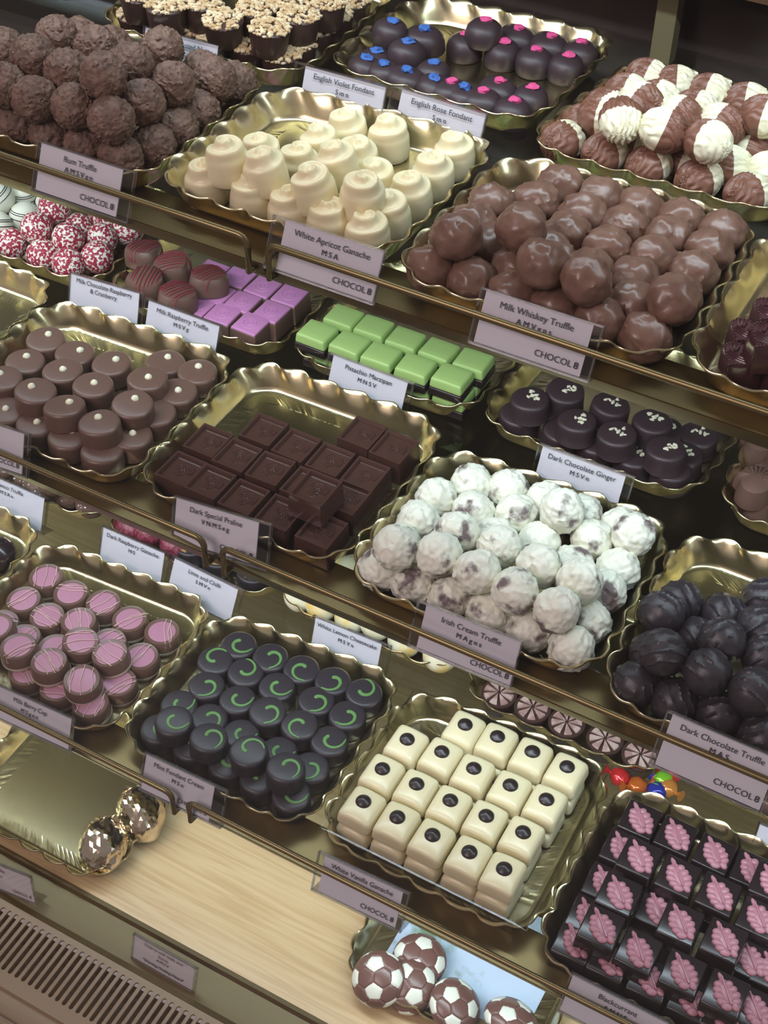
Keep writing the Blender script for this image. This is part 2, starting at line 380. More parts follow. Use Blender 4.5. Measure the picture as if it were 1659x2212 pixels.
bm = bmesh.new(); prism_x(bm, [(.328, ZD), (.328, ZD - .02), (.3, ZD - .02), (.3, ZD + .001), (.305, ZD + .001), (.3055, ZD - .003), (.324, ZD - .003), (.3245, ZD)], X0, X1); struct('trim_2', bm, M['grille'])
bm = bmesh.new(); box(bm, X0, X1, .15, .2995, ZD - .03, ZD - .004); struct('trim_3', bm, M['wood2'])
# back of the case, dark sliding panels, frame post and top trim
bm = bmesh.new(); box(bm, X0, X1, YB, YB + .01, ZD - .02, ZC + .05); struct('wall_back', bm, M['backp'])
p = U(1440, 60, 1, YB - .03)
bm = bmesh.new(); box(bm, p.x - .0075, p.x + .0075, YB - .036, YB - .022, ZC + TZ[0] - TH, ZC - .1); struct('trim_4', bm, M['post'])
p = U(1560, 30, 1, YB - .06)
bm = bmesh.new(); box(bm, X0, X1, YB - .08, YB - .04, p.z + .022, p.z + .06); struct('trim_5', bm, M['topw'])
# front pane
bm = bmesh.new(); a = [bm.verts.new(c) for c in ((X0, .3025, ZD), (X1, .3025, ZD), (X1, .34, ZC - .12), (X0, .34, ZC - .12))]; bm.faces.new(a)
struct('window_1', bm, M['pane'])

# ------------------------------------------------------------------ trays in place
TR = 'gold scalloped card tray of '
def rect(a, b, c, d): return [(a, c), (b, c), (b, d), (a, d)]
tray(0, rect(-.668, -.4965, .5955, .752), TR + 'flaky brown truffles, top left')
tray(0, [(-.4935, .600), (-.3275, .598), (-.3225, .752), (-.489, .744)], TR + 'ivory swirl chocolates behind the White Apricot Ganache card')
tray(0, [(-.3195, .589), (-.148, .590), (-.1475, .746), (-.316, .742)], TR + 'lumpy milk truffles behind the Milk Whiskey Truffle card')
tray(0, rect(-.1435, .027, .592, .745), TR + 'dark crowned hearts at the right edge')
tray(0, rect(-.655, -.484, .7545, .925), TR + 'nut-topped cups, top left back')
tray(0, [(-.479, .783), (-.316, .780), (-.311, .925), (-.470, .915)], TR + 'dark fondants with blue and pink petals')
tray(0, [(-.3135, .756), (-.142, .756), (-.122, .905), (-.291, .900)], TR + 'half brown half cream walnut shapes')
tray(1, rect(-.83, -.6585, .525, .681), 'nearly empty gold scalloped tray cut by the left edge, middle shelf')
tray(1, [(-.655, .520), (-.4845, .519), (-.4845, .674), (-.655, .667)], TR + 'round milk caramels with white dots')
tray(1, [(-.481, .527), (-.3195, .525), (-.3155, .684), (-.481, .681)], TR + 'square embossed dark pralines')
tray(1, [(-.3145, .522), (-.142, .522), (-.1425, .672), (-.312, .665)], TR + 'marbled white truffles behind the Irish Cream Truffle card')
tray(1, rect(-.1365, .035, .515, .672), TR + 'dark ridged round truffles at right')
tray(1, [(-.80, .690), (-.635, .692), (-.655, .835), (-.82, .832)], TR + 'red-sprinkled white truffles')
tray(1, [(-.629, .690), (-.4685, .692), (-.472, .835), (-.633, .835)], TR + 'mauve-topped squares and drizzled milk chocolates')
tray(1, [(-.4635, .697), (-.3130, .700), (-.305, .845), (-.4615, .845)], TR + 'green pistachio marzipan blocks')
tray(1, [(-.3075, .699), (-.1430, .698), (-.132, .845), (-.300, .845)], TR + 'dark ginger discs with pale crumbs')
tray(1, rect(-.1285, .04, .699, .845), TR + 'milk chocolate fans at the right edge')
tray(2, rect(-.82, -.6495, .448, .603), 'gold scalloped tray cut by the left edge, lower shelf')
tray(2, [(-.643, .450), (-.4785, .450), (-.4755, .603), (-.645, .595)], TR + 'pink-topped berry cups')
tray(2, [(-.4725, .456), (-.3075, .455), (-.3075, .611), (-.4725, .600)], TR + 'dark mint discs with green swirls')
tray(2, [(-.3015, .4585), (-.1335, .457), (-.1345, .614), (-.3015, .608)], TR + 'ivory vanilla cubes with dark dots')
tray(2, rect(-.1295, .042, .450, .606), TR + 'dark cubes with pink leaves')
tray(2, rect(-.79, -.6215, .630, .775), TR + 'sprinkled brown truffles behind the Prosecco Truffle card')
tray(2, rect(-.613, -.4455, .626, .775), TR + 'red textured and gold patterned chocolates')
tray(2, rect(-.4425, -.2815, .631, .775), TR + 'pale lemon truffles behind the White Lemon Cheesecake card')
tray(2, rect(-.2685, -.105, .619, .775), TR + 'brown striped cups behind the vanilla cubes')
tray(2, rect(-.1005, .06, .629, .775), TR + 'ridged milk chocolate blocks under the lower right rail')
tray(3, rect(-.660, -.4925, .428, .580), TR + 'two foil-wrapped sweets on the pine deck')
tray(3, rect(-.2855, -.115, .461, .612), TR + 'chocolate footballs on the pine deck')

# ------------------------------------------------------------------ chocolates
VR1, VR2, VR3 = ((0, 0), 2.676), ((560, 0), 2.676), ((1039, 0), 2.676)
VR4, VR5, VR6 = ((0, 480), 2.676), ((560, 480), 2.676), ((1039, 560), 2.676)
VS2, VS4, VS5 = ((520, 1000), 2.676), ((0, 1592), 2.676), ((560, 1592), 2.676)
VW, VI, VM, VB = ((830, 330), 2.001), ((730, 950), 2.212), ((230, 1300), 2.476), ((1120, 1660), 3.078)
VC, VD, VE = ((0, 380), 2.37), ((0, 1000), 2.676), ((550, 1170), 1.496)
VCA, VBE, VNU, VPX = ((0, 690), 5.53), ((0, 1200), 4.1475), ((380, 0), 3.95), ((0, 0), 1.0)

# rum truffles
def f_rum(d, o):
    c = noise.cell(d * 5 + o); e = abs(noise.noise(d * 6 + o * 2))
    return 1 + 0.05 * nz(d, 2.2, o) + 0.030 * (1 - 2 * min(1, e * 4)) * 0.5 + 0.05 * noise.noise(d * 11 + o) + 0.04 * c
rum = [thing('rum_truffle', me_from(ball(.0147, 5, f_rum, seed=i), M['rum'])) for i in range(4)]
place(rum, [(130, 160, 0), (515, 155, 0), (715, 215, 0), (330, 215, 1), (555, 275, 1), (180, 345, 1.6), (380, 420, 1.6), (775, 385, 1.6), (940, 290, 1), (605, 485, 2), (985, 515, 1), (1130, 455, 0),
            (1245, 410, 0), (1400, 495, 0), (1290, 590, 0), (15, 285, 1), (60, 535, 1), (240, 610, 1), (430, 660, 1), (830, 625, 1), (1165, 670, 0), (655, 720, 1), (85, 765, 0), (280, 805, 0), (490, 855, 0), (1015, 755, 0), (870, 855, 0), (705, 930, 0)],
      *VR1, FL(0), .0215, .0147, .0143, 'flaky rum truffle', 'chocolate', 'rum truffles', tilt=90)
# white apricot ganache
def apricot():
    bm = bmesh.new(); r = .0143
    prof = [(0, 0), (r * .96, 0), (r * 1.0, .0012), (r * 1.0, .004), (r * .985, .008), (r * .97, .0105)]
    prof += [(r * .965 * math.cos(R(a)) ** .9, .0110 + .0148 * math.sin(R(a))) for a in range(4, 90, 3)] + [(0, .0258)]
    lathe(bm, prof, 56)
    for v in bm.verts:
        if v.co.z > .0125:
            a = math.atan2(v.co.y, v.co.x); rr = math.hypot(v.co.x, v.co.y) / r; w = a / (2 * math.pi) + rr * 2.1
            d = .0019 * math.sin(2 * math.pi * w) * max(0, min(1, (.93 - rr) / .12)) * min(1, rr / .22) * (1 if math.sin(2 * math.pi * w) > 0 else .5)
            v.co += Vector((v.co.x * .4, v.co.y * .4, v.co.z - .0110)).normalized() * d
    return me_from(bm, M['ivory'])
ap = apricot()
place([thing('white_apricot_swirl', ap)], [(510, 660, 0), (750, 700, 0), (345, 760, 0), (215, 855, 0), (565, 820, 0), (455, 855, 1), (1195, 820, 0), (1045, 940, 0), (920, 1050, 0), (695, 965, 0), (780, 1175, 0), (615, 1300, 0),
      (350, 1230, 0), (120, 1170, 0), (590, 1020, 1), (325, 980, 1), (40, 890, 1), (20, 810, 0), (-190, 830, 1), (-385, 1010, 0), (-125, 1100, 0)],
      *VR2, FL(0), .0155, .0240, .0136, 'ivory swirl-topped bell chocolate', 'chocolate', 'white apricot ganache', mode='disc', tilt=5)
# milk whiskey truffles
def f_wh(d, o):
    w = noise.noise(d * 1.9 + o); s = math.sin(9 * (d.x * .7 + d.y * w) + 4 * w)
    rg_ = (1 - min(1, abs(noise.noise(d * 2.1 + o * 1.7)) * 5)) ** 2; return 1 + 0.12 * w + 0.06 * max(0, s) ** 4 * max(0, min(1, d.z + .5)) + .055 * rg_ * max(0, min(1, d.z + .7)) + .03 * noise.noise(d * 6 + o)
wh = [thing('milk_whiskey_truffle', me_from(ball(.0146, 4, f_wh, .93, seed=i + 9), M['milk'])) for i in range(5)]
place(wh, [(785, 130, 0), (950, 190, 0), (700, 205, 0), (1125, 240, 0), (1305, 265, 0), (430, 255, 0), (865, 280, 0), (1060, 320, 0), (1490, 335, 0), (620, 285, 0), (790, 360, 0), (1255, 365, 0), (985, 405, 0), (1435, 430, 0),
           (1170, 450, 0), (350, 320, 0), (740, 420, 0), (310, 375, 1), (585, 355, 1), (1370, 510, 0), (905, 480, 0), (1095, 535, 0), (690, 500, 1), (1290, 600, 0), (870, 565, 1), (180, 400, 0), (155, 515, 0), (455, 460, 0), (545, 520, 0),
           (340, 575, 0), (545, 610, 0), (720, 670, 0), (1030, 640, 0), (1205, 695, .5), (940, 745, 0), (1120, 805, 0)],
      *VW, FL(0), .0215, .0138, .0136, 'lumpy milk whiskey truffle', 'chocolate', 'milk whiskey truffles', tilt=25)
def split_mat():
    m = pmat('walnut_two_tone', (.8, .78, .58), .42); nt = m.node_tree; b = nt.nodes['Principled BSDF']
    tc = nt.nodes.new('ShaderNodeTexCoord'); sx = nt.nodes.new('ShaderNodeSeparateXYZ'); cr = nt.nodes.new('ShaderNodeValToRGB')
    mr = nt.nodes.new('ShaderNodeMapRange'); mr.inputs['From Min'].default_value = .0003; mr.inputs['From Max'].default_value = .0007
    cr.color_ramp.elements[0].color = (.19, .085, .055, 1); cr.color_ramp.elements[1].color = (.80, .77, .56, 1)
    nt.links.new(tc.outputs['Object'], sx.inputs[0]); nt.links.new(sx.outputs['X'], mr.inputs['Value']); nt.links.new(mr.outputs[0], cr.inputs[0]); nt.links.new(cr.outputs[0], b.inputs['Base Color'])
    return m
M['walnut'] = split_mat()
# walnut shapes: half cream, half milk chocolate
def walnut(seed):
    def f(d, o):
        s = math.sin(26 * d.y + 5 * noise.noise(d * 2.3 + o)); return 1 + .06 * s * (1 - .6 * abs(d.y)) - .03 * (1 if abs(d.x) < .04 else 0) * 0
    bm = ball(.0138, 5, f, seed=seed)
    for v in bm.verts: v.co.x *= 1.14; v.co.z *= .95
    return me_from(bm, M['walnut'])
wn = [thing('walnut_chocolate', walnut(i)) for i in range(3)]
place(wn, [(400, 830, 0, 70), (685, 910, 0, 60), (955, 985, 0, 60), (1240, 1075, 0, 60), (1525, 1145, 0, 60), (510, 720, 0, 10), (620, 600, 0, -20), (870, 400, 0, 0), (735, 500, 0, 0), (780, 715, 1, -60), (1040, 795, 1, 190), (1300, 865, 1, -20),
           (925, 640, .8, 160), (1150, 680, .8, 170), (1400, 720, .8, 170), (1090, 450, 0, 20), (1280, 510, 0, 0), (1500, 575, 0, 10), (960, 530, 0, 0), (1170, 590, 0, 0), (1590, 740, .8, 0), (650, 780, 0, 0), (1450, 980, 0, 30), (1620, 990, 0, 200),
           (890, 860, 0, 0), (1150, 930, 0, 0), (1560, 880, 0, 180), (1640, 640, 0, 180)],
      *VR3, FL(0), .0205, .0142, .0137, 'half cream half brown walnut chocolate', 'chocolate', 'walnut chocolates', tilt=14)
# nut cups
def cupmesh(seed):
    bm = bmesh.new(); lathe(bm, [(0, 0), (.0115, 0), (.0120, .001), (.0145, .0185), (.0140, .0190), (0, .0185)], 48)
    for v in bm.verts:
        rr = math.hypot(v.co.x, v.co.y)
        if rr > .011: k = 1 + .012 * (1 if round(math.atan2(v.co.y, v.co.x) / (2 * math.pi) * 48) % 2 else -1); v.co.x *= k; v.co.y *= k
    return me_from(bm, M['cup'])
def nuts(seed):
    rnd = random.Random(seed); bm = bmesh.new()
    lathe(bm, [(0, .0185), (.0143, .0190), (.0136, .0200), (.008, .0213), (0, .0215)], 24, 1)
    for i in range(130):
        a = rnd.uniform(0, 6.28); q = .0146 * math.sqrt(rnd.random()); s = rnd.uniform(.0012, .0023)
        g = bmesh.ops.create_icosphere(bm, subdivisions=1, radius=s)['verts']
        c = Vector((q * math.cos(a), q * math.sin(a), .0195 + .003 * (1 - (q / .0146) ** 2) + rnd.uniform(-.0006, .001))); rm = Matrix.Rotation(rnd.uniform(0, 6), 3, 'Z') @ Matrix.Diagonal((1.35, .9, .75))
        for v in g: v.co = rm @ v.co + c
    return me_from(bm, [M['nut'], M['cup']], smooth=False)
nc = [thing('nut_cup', cupmesh(i), [('toasted_nuts', nuts(i), None, 'pale chopped nuts heaped on the cup')]) for i in range(3)]
for n_ in nc: n_.scale = (1, 1, .93)
place(nc, [(165, 20, 1), (460, 105, 1), (785, 215, 1), (1045, 100, 1), (700, 40, 1), (1225, -5, 1), (220, 300, 0), (530, 425, 0), (840, 540, 0), (1095, 405, 0), (1290, 295, 0), (1465, 185, 0), (1640, 45, 0), (900, 0, 1), (-140, 190, 0), (-320, 90, 0), (-500, 60, 0), (-60, 40, 1), (-300, -60, 1), (-260, 230, 0)],
      *VNU, FL(0), .0200, .0200, .0140, 'dark ribbed cup of toasted nuts', 'chocolate', 'toasted nut cups', mode='disc', tilt=3)
# fondants
def fond(seed, l):
    bm = bmesh.new(); lathe(bm, [(0, 0), (.0125, 0), (.0133, .0015), (.0130, .008), (.0118, .0125), (.0085, .0158), (.004, .0168), (0, .017)], 32)
    for v in bm.verts: v.co.x *= l; k = 1 + .05 * noise.noise(v.co * 90 + Vector((seed, 0, 0))); v.co *= k
    return me_from(bm, M['violetdark'])
def petal(seed):
    bm = ball(.0037, 2, lambda d, o: 1 + .5 * noise.noise(d * 2 + o), .6, seed); 
    for v in bm.verts: v.co.x *= 1.25
    return bm
vi = [thing('violet_fondant', fond(i, (1, 1.05, 1.2)[i]), [('blue_petal', me_from(petal(i), M['blue'], smooth=False), (0.001, 0, .0175), 'blue sugared petal')]) for i in range(3)]
place(vi, [(790, 130, 1, 0), (740, 230, .6), (910, 180, .6), (675, 300, 0), (580, 350, 0), (745, 385, 0), (925, 385, 0), (430, 405, 0), (1055, 470, 0, -15), (650, 450, 0), (850, 495, 0)],
      *VR2, FL(0), .014, .017, .0122, 'dark fondant with blue petal', 'chocolate', 'violet fondants', mode='disc', tilt=5, spin=40)
ro = [thing('rose_fondant', fond(i + 5, (1.2, 1, 1.05)[i]), [('pink_petal', me_from(petal(i + 4), M['pink'], smooth=False), (0.001, 0.001, .0175), 'pink sugared petal')]) for i in range(3)]
place(ro, [(200, 330 - 160, 0, 0), (140, 230, 0, 0), (355, 295, 0, 0), (430, 200, 0, 0), (550, 310, 0, 0), (625, 215, 0, 0), (25, 530, 0), (245, 550, 0), (160, 610, 0), (-40, 575, 0), (-90, 200, 0), (20, 120, .9), (-180, 520, 0)],
      *VR3, FL(0), .014, .017, .0122, 'dark fondant with pink petal', 'chocolate', 'rose fondants', mode='disc', tilt=5, spin=30)
# round caramels
def disc(r, h, mat, bev=.0022, foot=1.0, dome=.0004, n=48):
    bm = bmesh.new()
    pr = [(0, 0), (r * foot * .96, 0), (r * foot, .0006), (r, .0025)] + [(r, h * .5), (r * .995, h - bev)] + [(r - bev * (1 - math.cos(R(a))), h - bev + bev * math.sin(R(a))) for a in (22, 45, 67, 90)] + [(r * .5, h + dome), (0, h + dome)]
    lathe(bm, pr, n); return bm
def wob(bm, s, amt=.02):
    for v in bm.verts: k = 1 + amt * noise.noise(Vector((v.co.x * 80, v.co.y * 80, s * 9.1))); v.co.x *= k; v.co.y *= k
    return bm
def dot(r, mat, seed, sz=.8):
    return me_from(ball(r, 3, lambda d, o: 1 + .12 * noise.noise(d * 1.5 + o) + (.25 * max(0, d.z) ** 8), sz, seed), mat)
ca = [thing('caramel_disc', me_from(wob(disc(.0150, .0150, None, .0026), i, .03), M['caramel']), [('white_dot', dot(.0028, M['cream'], i), ((.002, .004, .0155), (-.003, .003, .0155), (.001, .0005, .0155))[i], 'small cream sugar dot')]) for i in range(3)]
CP = [(535, 225, 0), (295, 480, 0), (745, 600, .5), (1335, 510, 0), (400, 840, 1), (1100, 770, .7), (765, 1040, 1), (1205, 1215, 1), (340, 1270, 0), (740, 1460, 0), (1165, 1640, 0), (30, 1130, 0), (1558, 1420 - 140, 0), (870, 380, 0)]
CP = [(x, y, l) for x, y, l in CP if (x, y) != (1558, 1280)] + [((x / 2.676) * 5.53, (480 + y / 2.676 - 690) * 5.53, l) for x, y, l in ((10, 930, .5), (850, 900, .8), (1010, 820, 0), (1200, 880, 0), (1055, 985, 0), (755, 1045, 1), (945, 1115, 0), (775, 1260, 0))]
place(ca, CP, *VCA, FL(1), .0135, .015, .0147, 'round milk caramel with cream dot', 'chocolate', 'milk caramels', mode='disc', tilt=4, spin=50)
# embossed pralines
def praline():
    w, l, h = .0262, .0290, .0185; bm = bmesh.new()
    def ring(s, z, sx=0): return [bm.verts.new((x * (w * s / 2 - sx), y * (l * s / 2 - sx), z)) for x, y in ((-1, -1), (1, -1), (1, 1), (-1, 1))]
    rs = [ring(1.02, 0), ring(.955, h - .0004), ring(.95, h), ring(.95, h, .0014), ring(.95, h - .0004, .0017), ring(.90, h - .0030, .0018)]
    bm.faces.new(rs[0][::-1])
    for a, b in zip(rs, rs[1:]):
        for i in range(4): bm.faces.new([a[i], a[(i + 1) % 4], b[(i + 1) % 4], b[i]])
    bm.faces.new(rs[-1])
    bmesh.ops.bevel(bm, geom=[e for e in bm.edges if abs(e.verts[0].co.z - e.verts[1].co.z) > .01], offset=.0006, segments=2, affect='EDGES')
    return me_from(bm, M['square'])
def emblem():
    bm = bmesh.new(); z = .0156
    arc = lambda cx, cy, r, a0, a1, n=14: [(cx + r * math.cos(R(a0 + (a1 - a0) * i / n)), cy + r * math.sin(R(a0 + (a1 - a0) * i / n)), z) for i in range(n + 1)]
    tube(bm, arc(.001, .002, .0066, -30, 175), .0007, 6); tube(bm, arc(.001, .001, .0050, -20, 190), .0005, 6); tube(bm, arc(.001, .0005, .0034, 0, 360, 18), .0006, 6)
    tube(bm, [(-.006, .0035, z), (-.003, .0005, z), (.001, -.001, z), (.005, 0, z), (.007, .003, z)], .0006, 6)
    tube(bm, [(.0, -.001, z), (.001, -.004, z), (-.0005, -.006, z)], .0006, 6); tube(bm, [(-.004, -.003, z), (-.001, -.0045, z), (.003, -.0035, z)], .0005, 6)
    for x, y in ((0, .001), (.0022, .001), (.001, -.0005), (.001, .0025)):
        g = bmesh.ops.create_icosphere(bm, subdivisions=2, radius=.0009)['verts']
        for v in g: v.co.z *= .6; v.co += Vector((x, y, z))
    return me_from(bm, M['square'])
pr = [thing('embossed_praline', praline(), [('embossed_emblem', emblem(), None, 'raised round emblem in the recessed top')])]
place(pr, [(433, 945, 0), (512, 983, 0), (383, 1009, 0), (454, 1040, 0), (527, 1074, 0), (570, 928, 0), (640, 962, 0), (713, 993, 0), (584, 1012, 0), (783, 935, 0), (851, 966, 0), (789, 1024, 0), (682, 1054, 1), (749, 1074, 0), (692, 1152, 0), (605, 1108, 0), (660, 1046, 0)],
      *VPX, FL(1), .019, .0180, .0145, 'square dark praline with recessed emblem', 'chocolate', 'dark special pralines', mode='block', tilt=.6, spin=1.5)
# Irish cream truffles
def f_ir(d, o):
    w = noise.noise(d * 2 + o); s = math.sin(13 * (d.x * math.cos(o.x) + d.y * math.sin(o.x)) + 5 * w)
    return 1 + .07 * w + .045 * max(0, s) ** 2 * max(0, .5 + 1.5 * noise.noise(d * 1.3 + o * 1.9)) + .07 * noise.noise(d * 4.5 + o) + .022 * noise.noise(d * 13 + o)
ir = [thing('irish_cream_truffle', me_from(ball(.0145, 5, f_ir, .96, seed=i + 20), M['irish'])) for i in range(5)]
place(ir, [(877, 160, 0), (705, 240, 0), (1060, 240, 0), (435, 310, 0), (865, 310, 0), (635, 340, 0), (1220, 300, 0), (1050, 375, .6), (1395, 360, 0), (330, 405, 0), (795, 420, 0), (1230, 455, 0), (570, 450, .8), (980, 480, 0), (1430, 510, 0), (200, 480, 0),
           (770, 515, .8), (1160, 560, 0), (480, 565, 1), (280, 535, 1), (960, 605, 1), (1355, 635, 0), (650, 640, 1), (1160, 690, 1), (150, 650, 0), (340, 700, 0), (830, 715, 1.1), (1300, 770, 0), (500, 770, 0), (680, 840, 0), (1045, 825, 1), (870, 930, 0), (1200, 905, 0), (1080, 1030, 0)],
      *VI, FL(1), .0215, .0142, .0140, 'white marbled cream truffle', 'chocolate', 'Irish cream truffles', tilt=90)
# dark ridged truffles
def f_dk(d, o):
    t = d.y + .35 * d.x * math.sin(o.x); s = math.sin(17 * t + 2 * noise.noise(d * 1.5 + o)); m = 1 if noise.noise(d * 1.7 + o) > -.15 and d.z > -.4 else 0.1
    return 1 + .075 * (max(0, s) ** 5) * m * max(0, min(1, (d.z + .6))) + .02 * noise.noise(d * 3 + o)
dk = [thing('dark_ridged_truffle', me_from(ball(.0141, 5, f_dk, seed=i + 40), M['dark'])) for i in range(4)]
place(dk, [(1370, 195, 0), (1505, 240, 0), (1318, 262, .4), (1645, 190, 0), (1628, 285, .5), (1425, 315, 0), (1515, 328, 1), (1235, 345, 0), (1320, 366, 1), (1465, 425, 1), (1640, 370, .7), (1210, 455, 0), (1340, 520, 0), (1600, 490, 1), (1490, 560, 0), (1610, 630, 0), (1700, 560, 0)],
      *VE, FL(1), .0215, .0141, .0139, 'round dark truffle with ridges', 'chocolate', 'dark chocolate truffles', tilt=18, spin=60)
# berry cups
def berry_parts(i):
    cup = bmesh.new(); r = .0150
    lathe(cup, [(0, .0035), (r, .0035), (r * .995, .005), (r * .945, .0134), (r * .91, .0143), (r * .82, .0138), (0, .0130)], 40)
    top = bmesh.new(); lathe(top, [(0, .0128), (r * .81, .0131), (r * .795, .0136), (r * .5, .0140), (0, .0141)], 40)
    bs = bmesh.new(); lathe(bs, [(0, 0), (r * .96, 0), (r * 1.01, .0012), (r * 1.01, .0036), (0, .0036)], 40)
    dr = bmesh.new(); rnd = random.Random(i)
    a = rnd.uniform(0, 3.1)
    for k in range(rnd.choice((3, 4, 5))):
        off = rnd.uniform(-.009, .009); n = 12; hl = math.sqrt(max(0, (r * .9) ** 2 - off * off)); pts = []
        for j in range(n + 1):
            t = -1 + 2 * j / n; x = t * hl; y = off + .0008 * math.sin(3 * t + k); pts.append((x * math.cos(a) - y * math.sin(a), x * math.sin(a) + y * math.cos(a), .0144 - .0006 * abs(t) ** 6 + .0002))
        e = pts[0]; s = 1.06
        pts = [(e[0] * s, e[1] * s, .009)] + pts
        tube(dr, pts, .00032, 5)
    return me_from(cup, M['caramel']), [('pink_filling', me_from(top, M['berry']), None, 'pink filling'), ('cream_base', me_from(bs, M['base']), None, 'pale cream base'), ('drizzle', me_from(dr, M['line']), None, 'thin pale drizzle lines')]
bc = [thing('berry_cup', *berry_parts(i)) for i in range(4)]
place(bc, [(380, 190, 0), (150, 385, 0), (625, 325, 0), (405, 515, 0), (885, 445, 0), (1150, 570, 0), (1425, 705, 0), (700, 610, .4), (700, 710, 1), (205, 700, .3), (155, 805, 1), (985, 760, .2), (970, 860, 1), (1245, 915, 0), (430, 830, .3), (465, 930, 1), (735, 1095, 1), (190, 1095, 0), (1045, 1150, 0), (460, 1240, 0), (780, 1375, 0), (-20, 560, 0), (-20, 640, 1)],
      *VBE, FL(2), .0135, .0144, .0148, 'pink-topped berry cup with pale drizzle', 'chocolate', 'milk berry cups', mode='disc', tilt=4)
# mint fondant discs with a green swirl
def swirl(i):
    bm = bmesh.new(); pts = []; rad = []
    for j in range(17):
        t = j / 16; a = R(200 - 235 * t); q = .0035 + .0045 * t + .0032 * t * t
        pts.append((.001 + q * math.cos(a), .001 + q * math.sin(a) * (1 if i % 2 else -1), .0158 - (.0012 if t > .95 else 0))); rad.append(.0012 * (1 - t) ** .6 + .0005)
    tube(bm, pts, rad, 8, flat=.7)
    g = bmesh.ops.create_icosphere(bm, subdivisions=2, radius=.0017)['verts']
    for v in g: v.co.z *= .7; v.co += Vector(pts[0])
    return me_from(bm, M['green'])
mi = [thing('mint_fondant_disc', me_from(wob(disc(.0144, .0155, None, .003), i, .02), M['dark']), [('green_swirl', swirl(i), None, 'green icing swirl')]) for i in range(4)]
place(mi, [(725, 155, 0), (900, 230, 0), (1068, 300, 0), (610, 280, 0), (785, 355, 0), (1285, 360, 0), (1450, 460, 0), (500, 410, 0), (960, 440, 0), (1175, 495, 0), (675, 495, 0), (855, 590, .3), (1060, 650, .2), (1340, 610, 0), (355, 545, 0), (540, 630, 0), (360, 630, 1), (540, 725, 1), (735, 720, 0),
           (765, 790, 1), (945, 820, 0), (955, 885, 1.1), (1225, 755, 0), (1125, 915, 0), (220, 705, 0), (395, 830, 0), (600, 925, 0), (780, 1005, 0), (985, 1080, 0)],
      *VM, FL(2), .0155, .0155, .0143, 'dark mint disc with green swirl', 'chocolate', 'mint fondant creams', mode='disc', tilt=3, spin=100)
# vanilla cubes
def vcube():
    bm = block(.0274, .0308, .0138, .91, .0036, .0036, 4); return me_from(bm, M['vanilla'])
vc = [thing('vanilla_cube', vcube(), [('chocolate_dot', me_from(ball(.0057, 3, lambda d, o: 1 + .30 * max(0, d.z) ** 20, .55), M['black_dot']), (0, .001, .0158), 'dark chocolate dot')])]
VP = [(850, 18), (1050, 92), (710, 190), (905, 280), (1237, 190), (1450, 287), (595, 380), (797, 470), (1100, 375), (1307, 463), (1520, 557), (998, 572), (1213, 672), (1413, 770), (1375, 5), (1575, 92)]
VP = [(560 + x / 2.676, 1592 + y / 2.676) for x, y in VP] + [(1039 + x / 2.676, 1100 + y / 2.676) for x, y in ((-97, 1250), (293, 1408), (495, 1498), (375, 1685))]
VP = [(x, y, 1) for x, y in VP]
TOPZ = FL(2) + .0145 + .0158 + ZC
seen = []
for x, y, l in list(VP):
    p = U(x, y, 2, TOPZ - ZC); seen.append(p)
# the layer beneath follows the upper grid, a finger's width nearer the front
def PX(p):
    q = CR @ (p - Vector((0, 0, ZC))); return (829.5 + FPX * q.x / q.z, 1106 + FPX * q.y / q.z)
for p in seen:
    q = PX(Vector((p.x, p.y - .003, p.z - .0145))); VP.append((q[0], q[1], 0))
place(vc, VP, *VPX, FL(2), .0145, .0158, .0130, 'ivory vanilla cube with dark dot', 'chocolate', 'white vanilla ganache cubes', mode='block', tilt=.8, spin=1.5)
bm = bmesh.new(); c = [(-.293, .467), (-.1415, .466), (-.1425, .605), (-.293, .600)]
for s, z0, z1 in ((0, 0.0006, .021),):
    a = [bm.verts.new((x, y, z0)) for x, y in c]; b = [bm.verts.new((x + (-.003 if x < -.2 else .003), y + (-.003 if y < .5 else .003), z1)) for x, y in c]
    b2 = [bm.verts.new((v.co.x + (-.0015 if v.co.x < -.2 else .0015), v.co.y + (-.0015 if v.co.y < .5 else .0015), z1)) for v in b]
    bm.faces.new(a)
    for i in range(4):
        j = (i + 1) % 4; bm.faces.new([a[i], a[j], b[j], b[i]]); bm.faces.new([b[i], b[j], b2[j], b2[i]]).material_index = 1
bmesh.ops.bevel(bm, geom=[e for e in bm.edges if abs(e.verts[0].co.z - e.verts[1].co.z) > .01], offset=.008, segments=4, affect='EDGES')
o = ob('clear_liner_tray', me_from(bm, [M['acrylic'], M['edge']]), None, (0, 0, ZC + FL(2) - .0006)); tag(o, 'clear plastic liner tray holding the ivory vanilla cubes', 'tray')
# blackcurrant cubes with pink leaves
def leafmesh():
    bm = bmesh.new(); z = .0165
    def blob(x, y, a, b, ang, h=.0018):
        g = bmesh.ops.create_icosphere(bm, subdivisions=3, radius=1)['verts']; ca_, sa = math.cos(R(ang)), math.sin(R(ang))
        for v in g:
            px, py = v.co.x * a, v.co.y * b; v.co = Vector((x + px * ca_ - py * sa, y + px * sa + py * ca_, z + v.co.z * h))
    blob(0, 0, .0040, .0085, 8, .0022); blob(-.0012, .0088, .0013, .0034, 14, .0018)
    for s in (-1, 1):
        for y, x, l in ((.0046, .0026, .0027), (.0012, .0036, .0032), (-.0024, .0042, .0034), (-.0060, .0036, .0032)): blob(s * x - y * .12, y, l, .0024, s * 30, .0024)
    blob(.0035, -.0085, .0022, .0034, 15, .0021); blob(-.001, -.0085, .0032, .0026, -30, .0020)
    tube(bm, [(-.001, .009, z + .0021), (-.0003, .003, z + .0024), (.0005, -.003, z + .0024), (.0015, -.008, z + .002)], .0006, 6)
    return me_from(bm, M['leaf'])
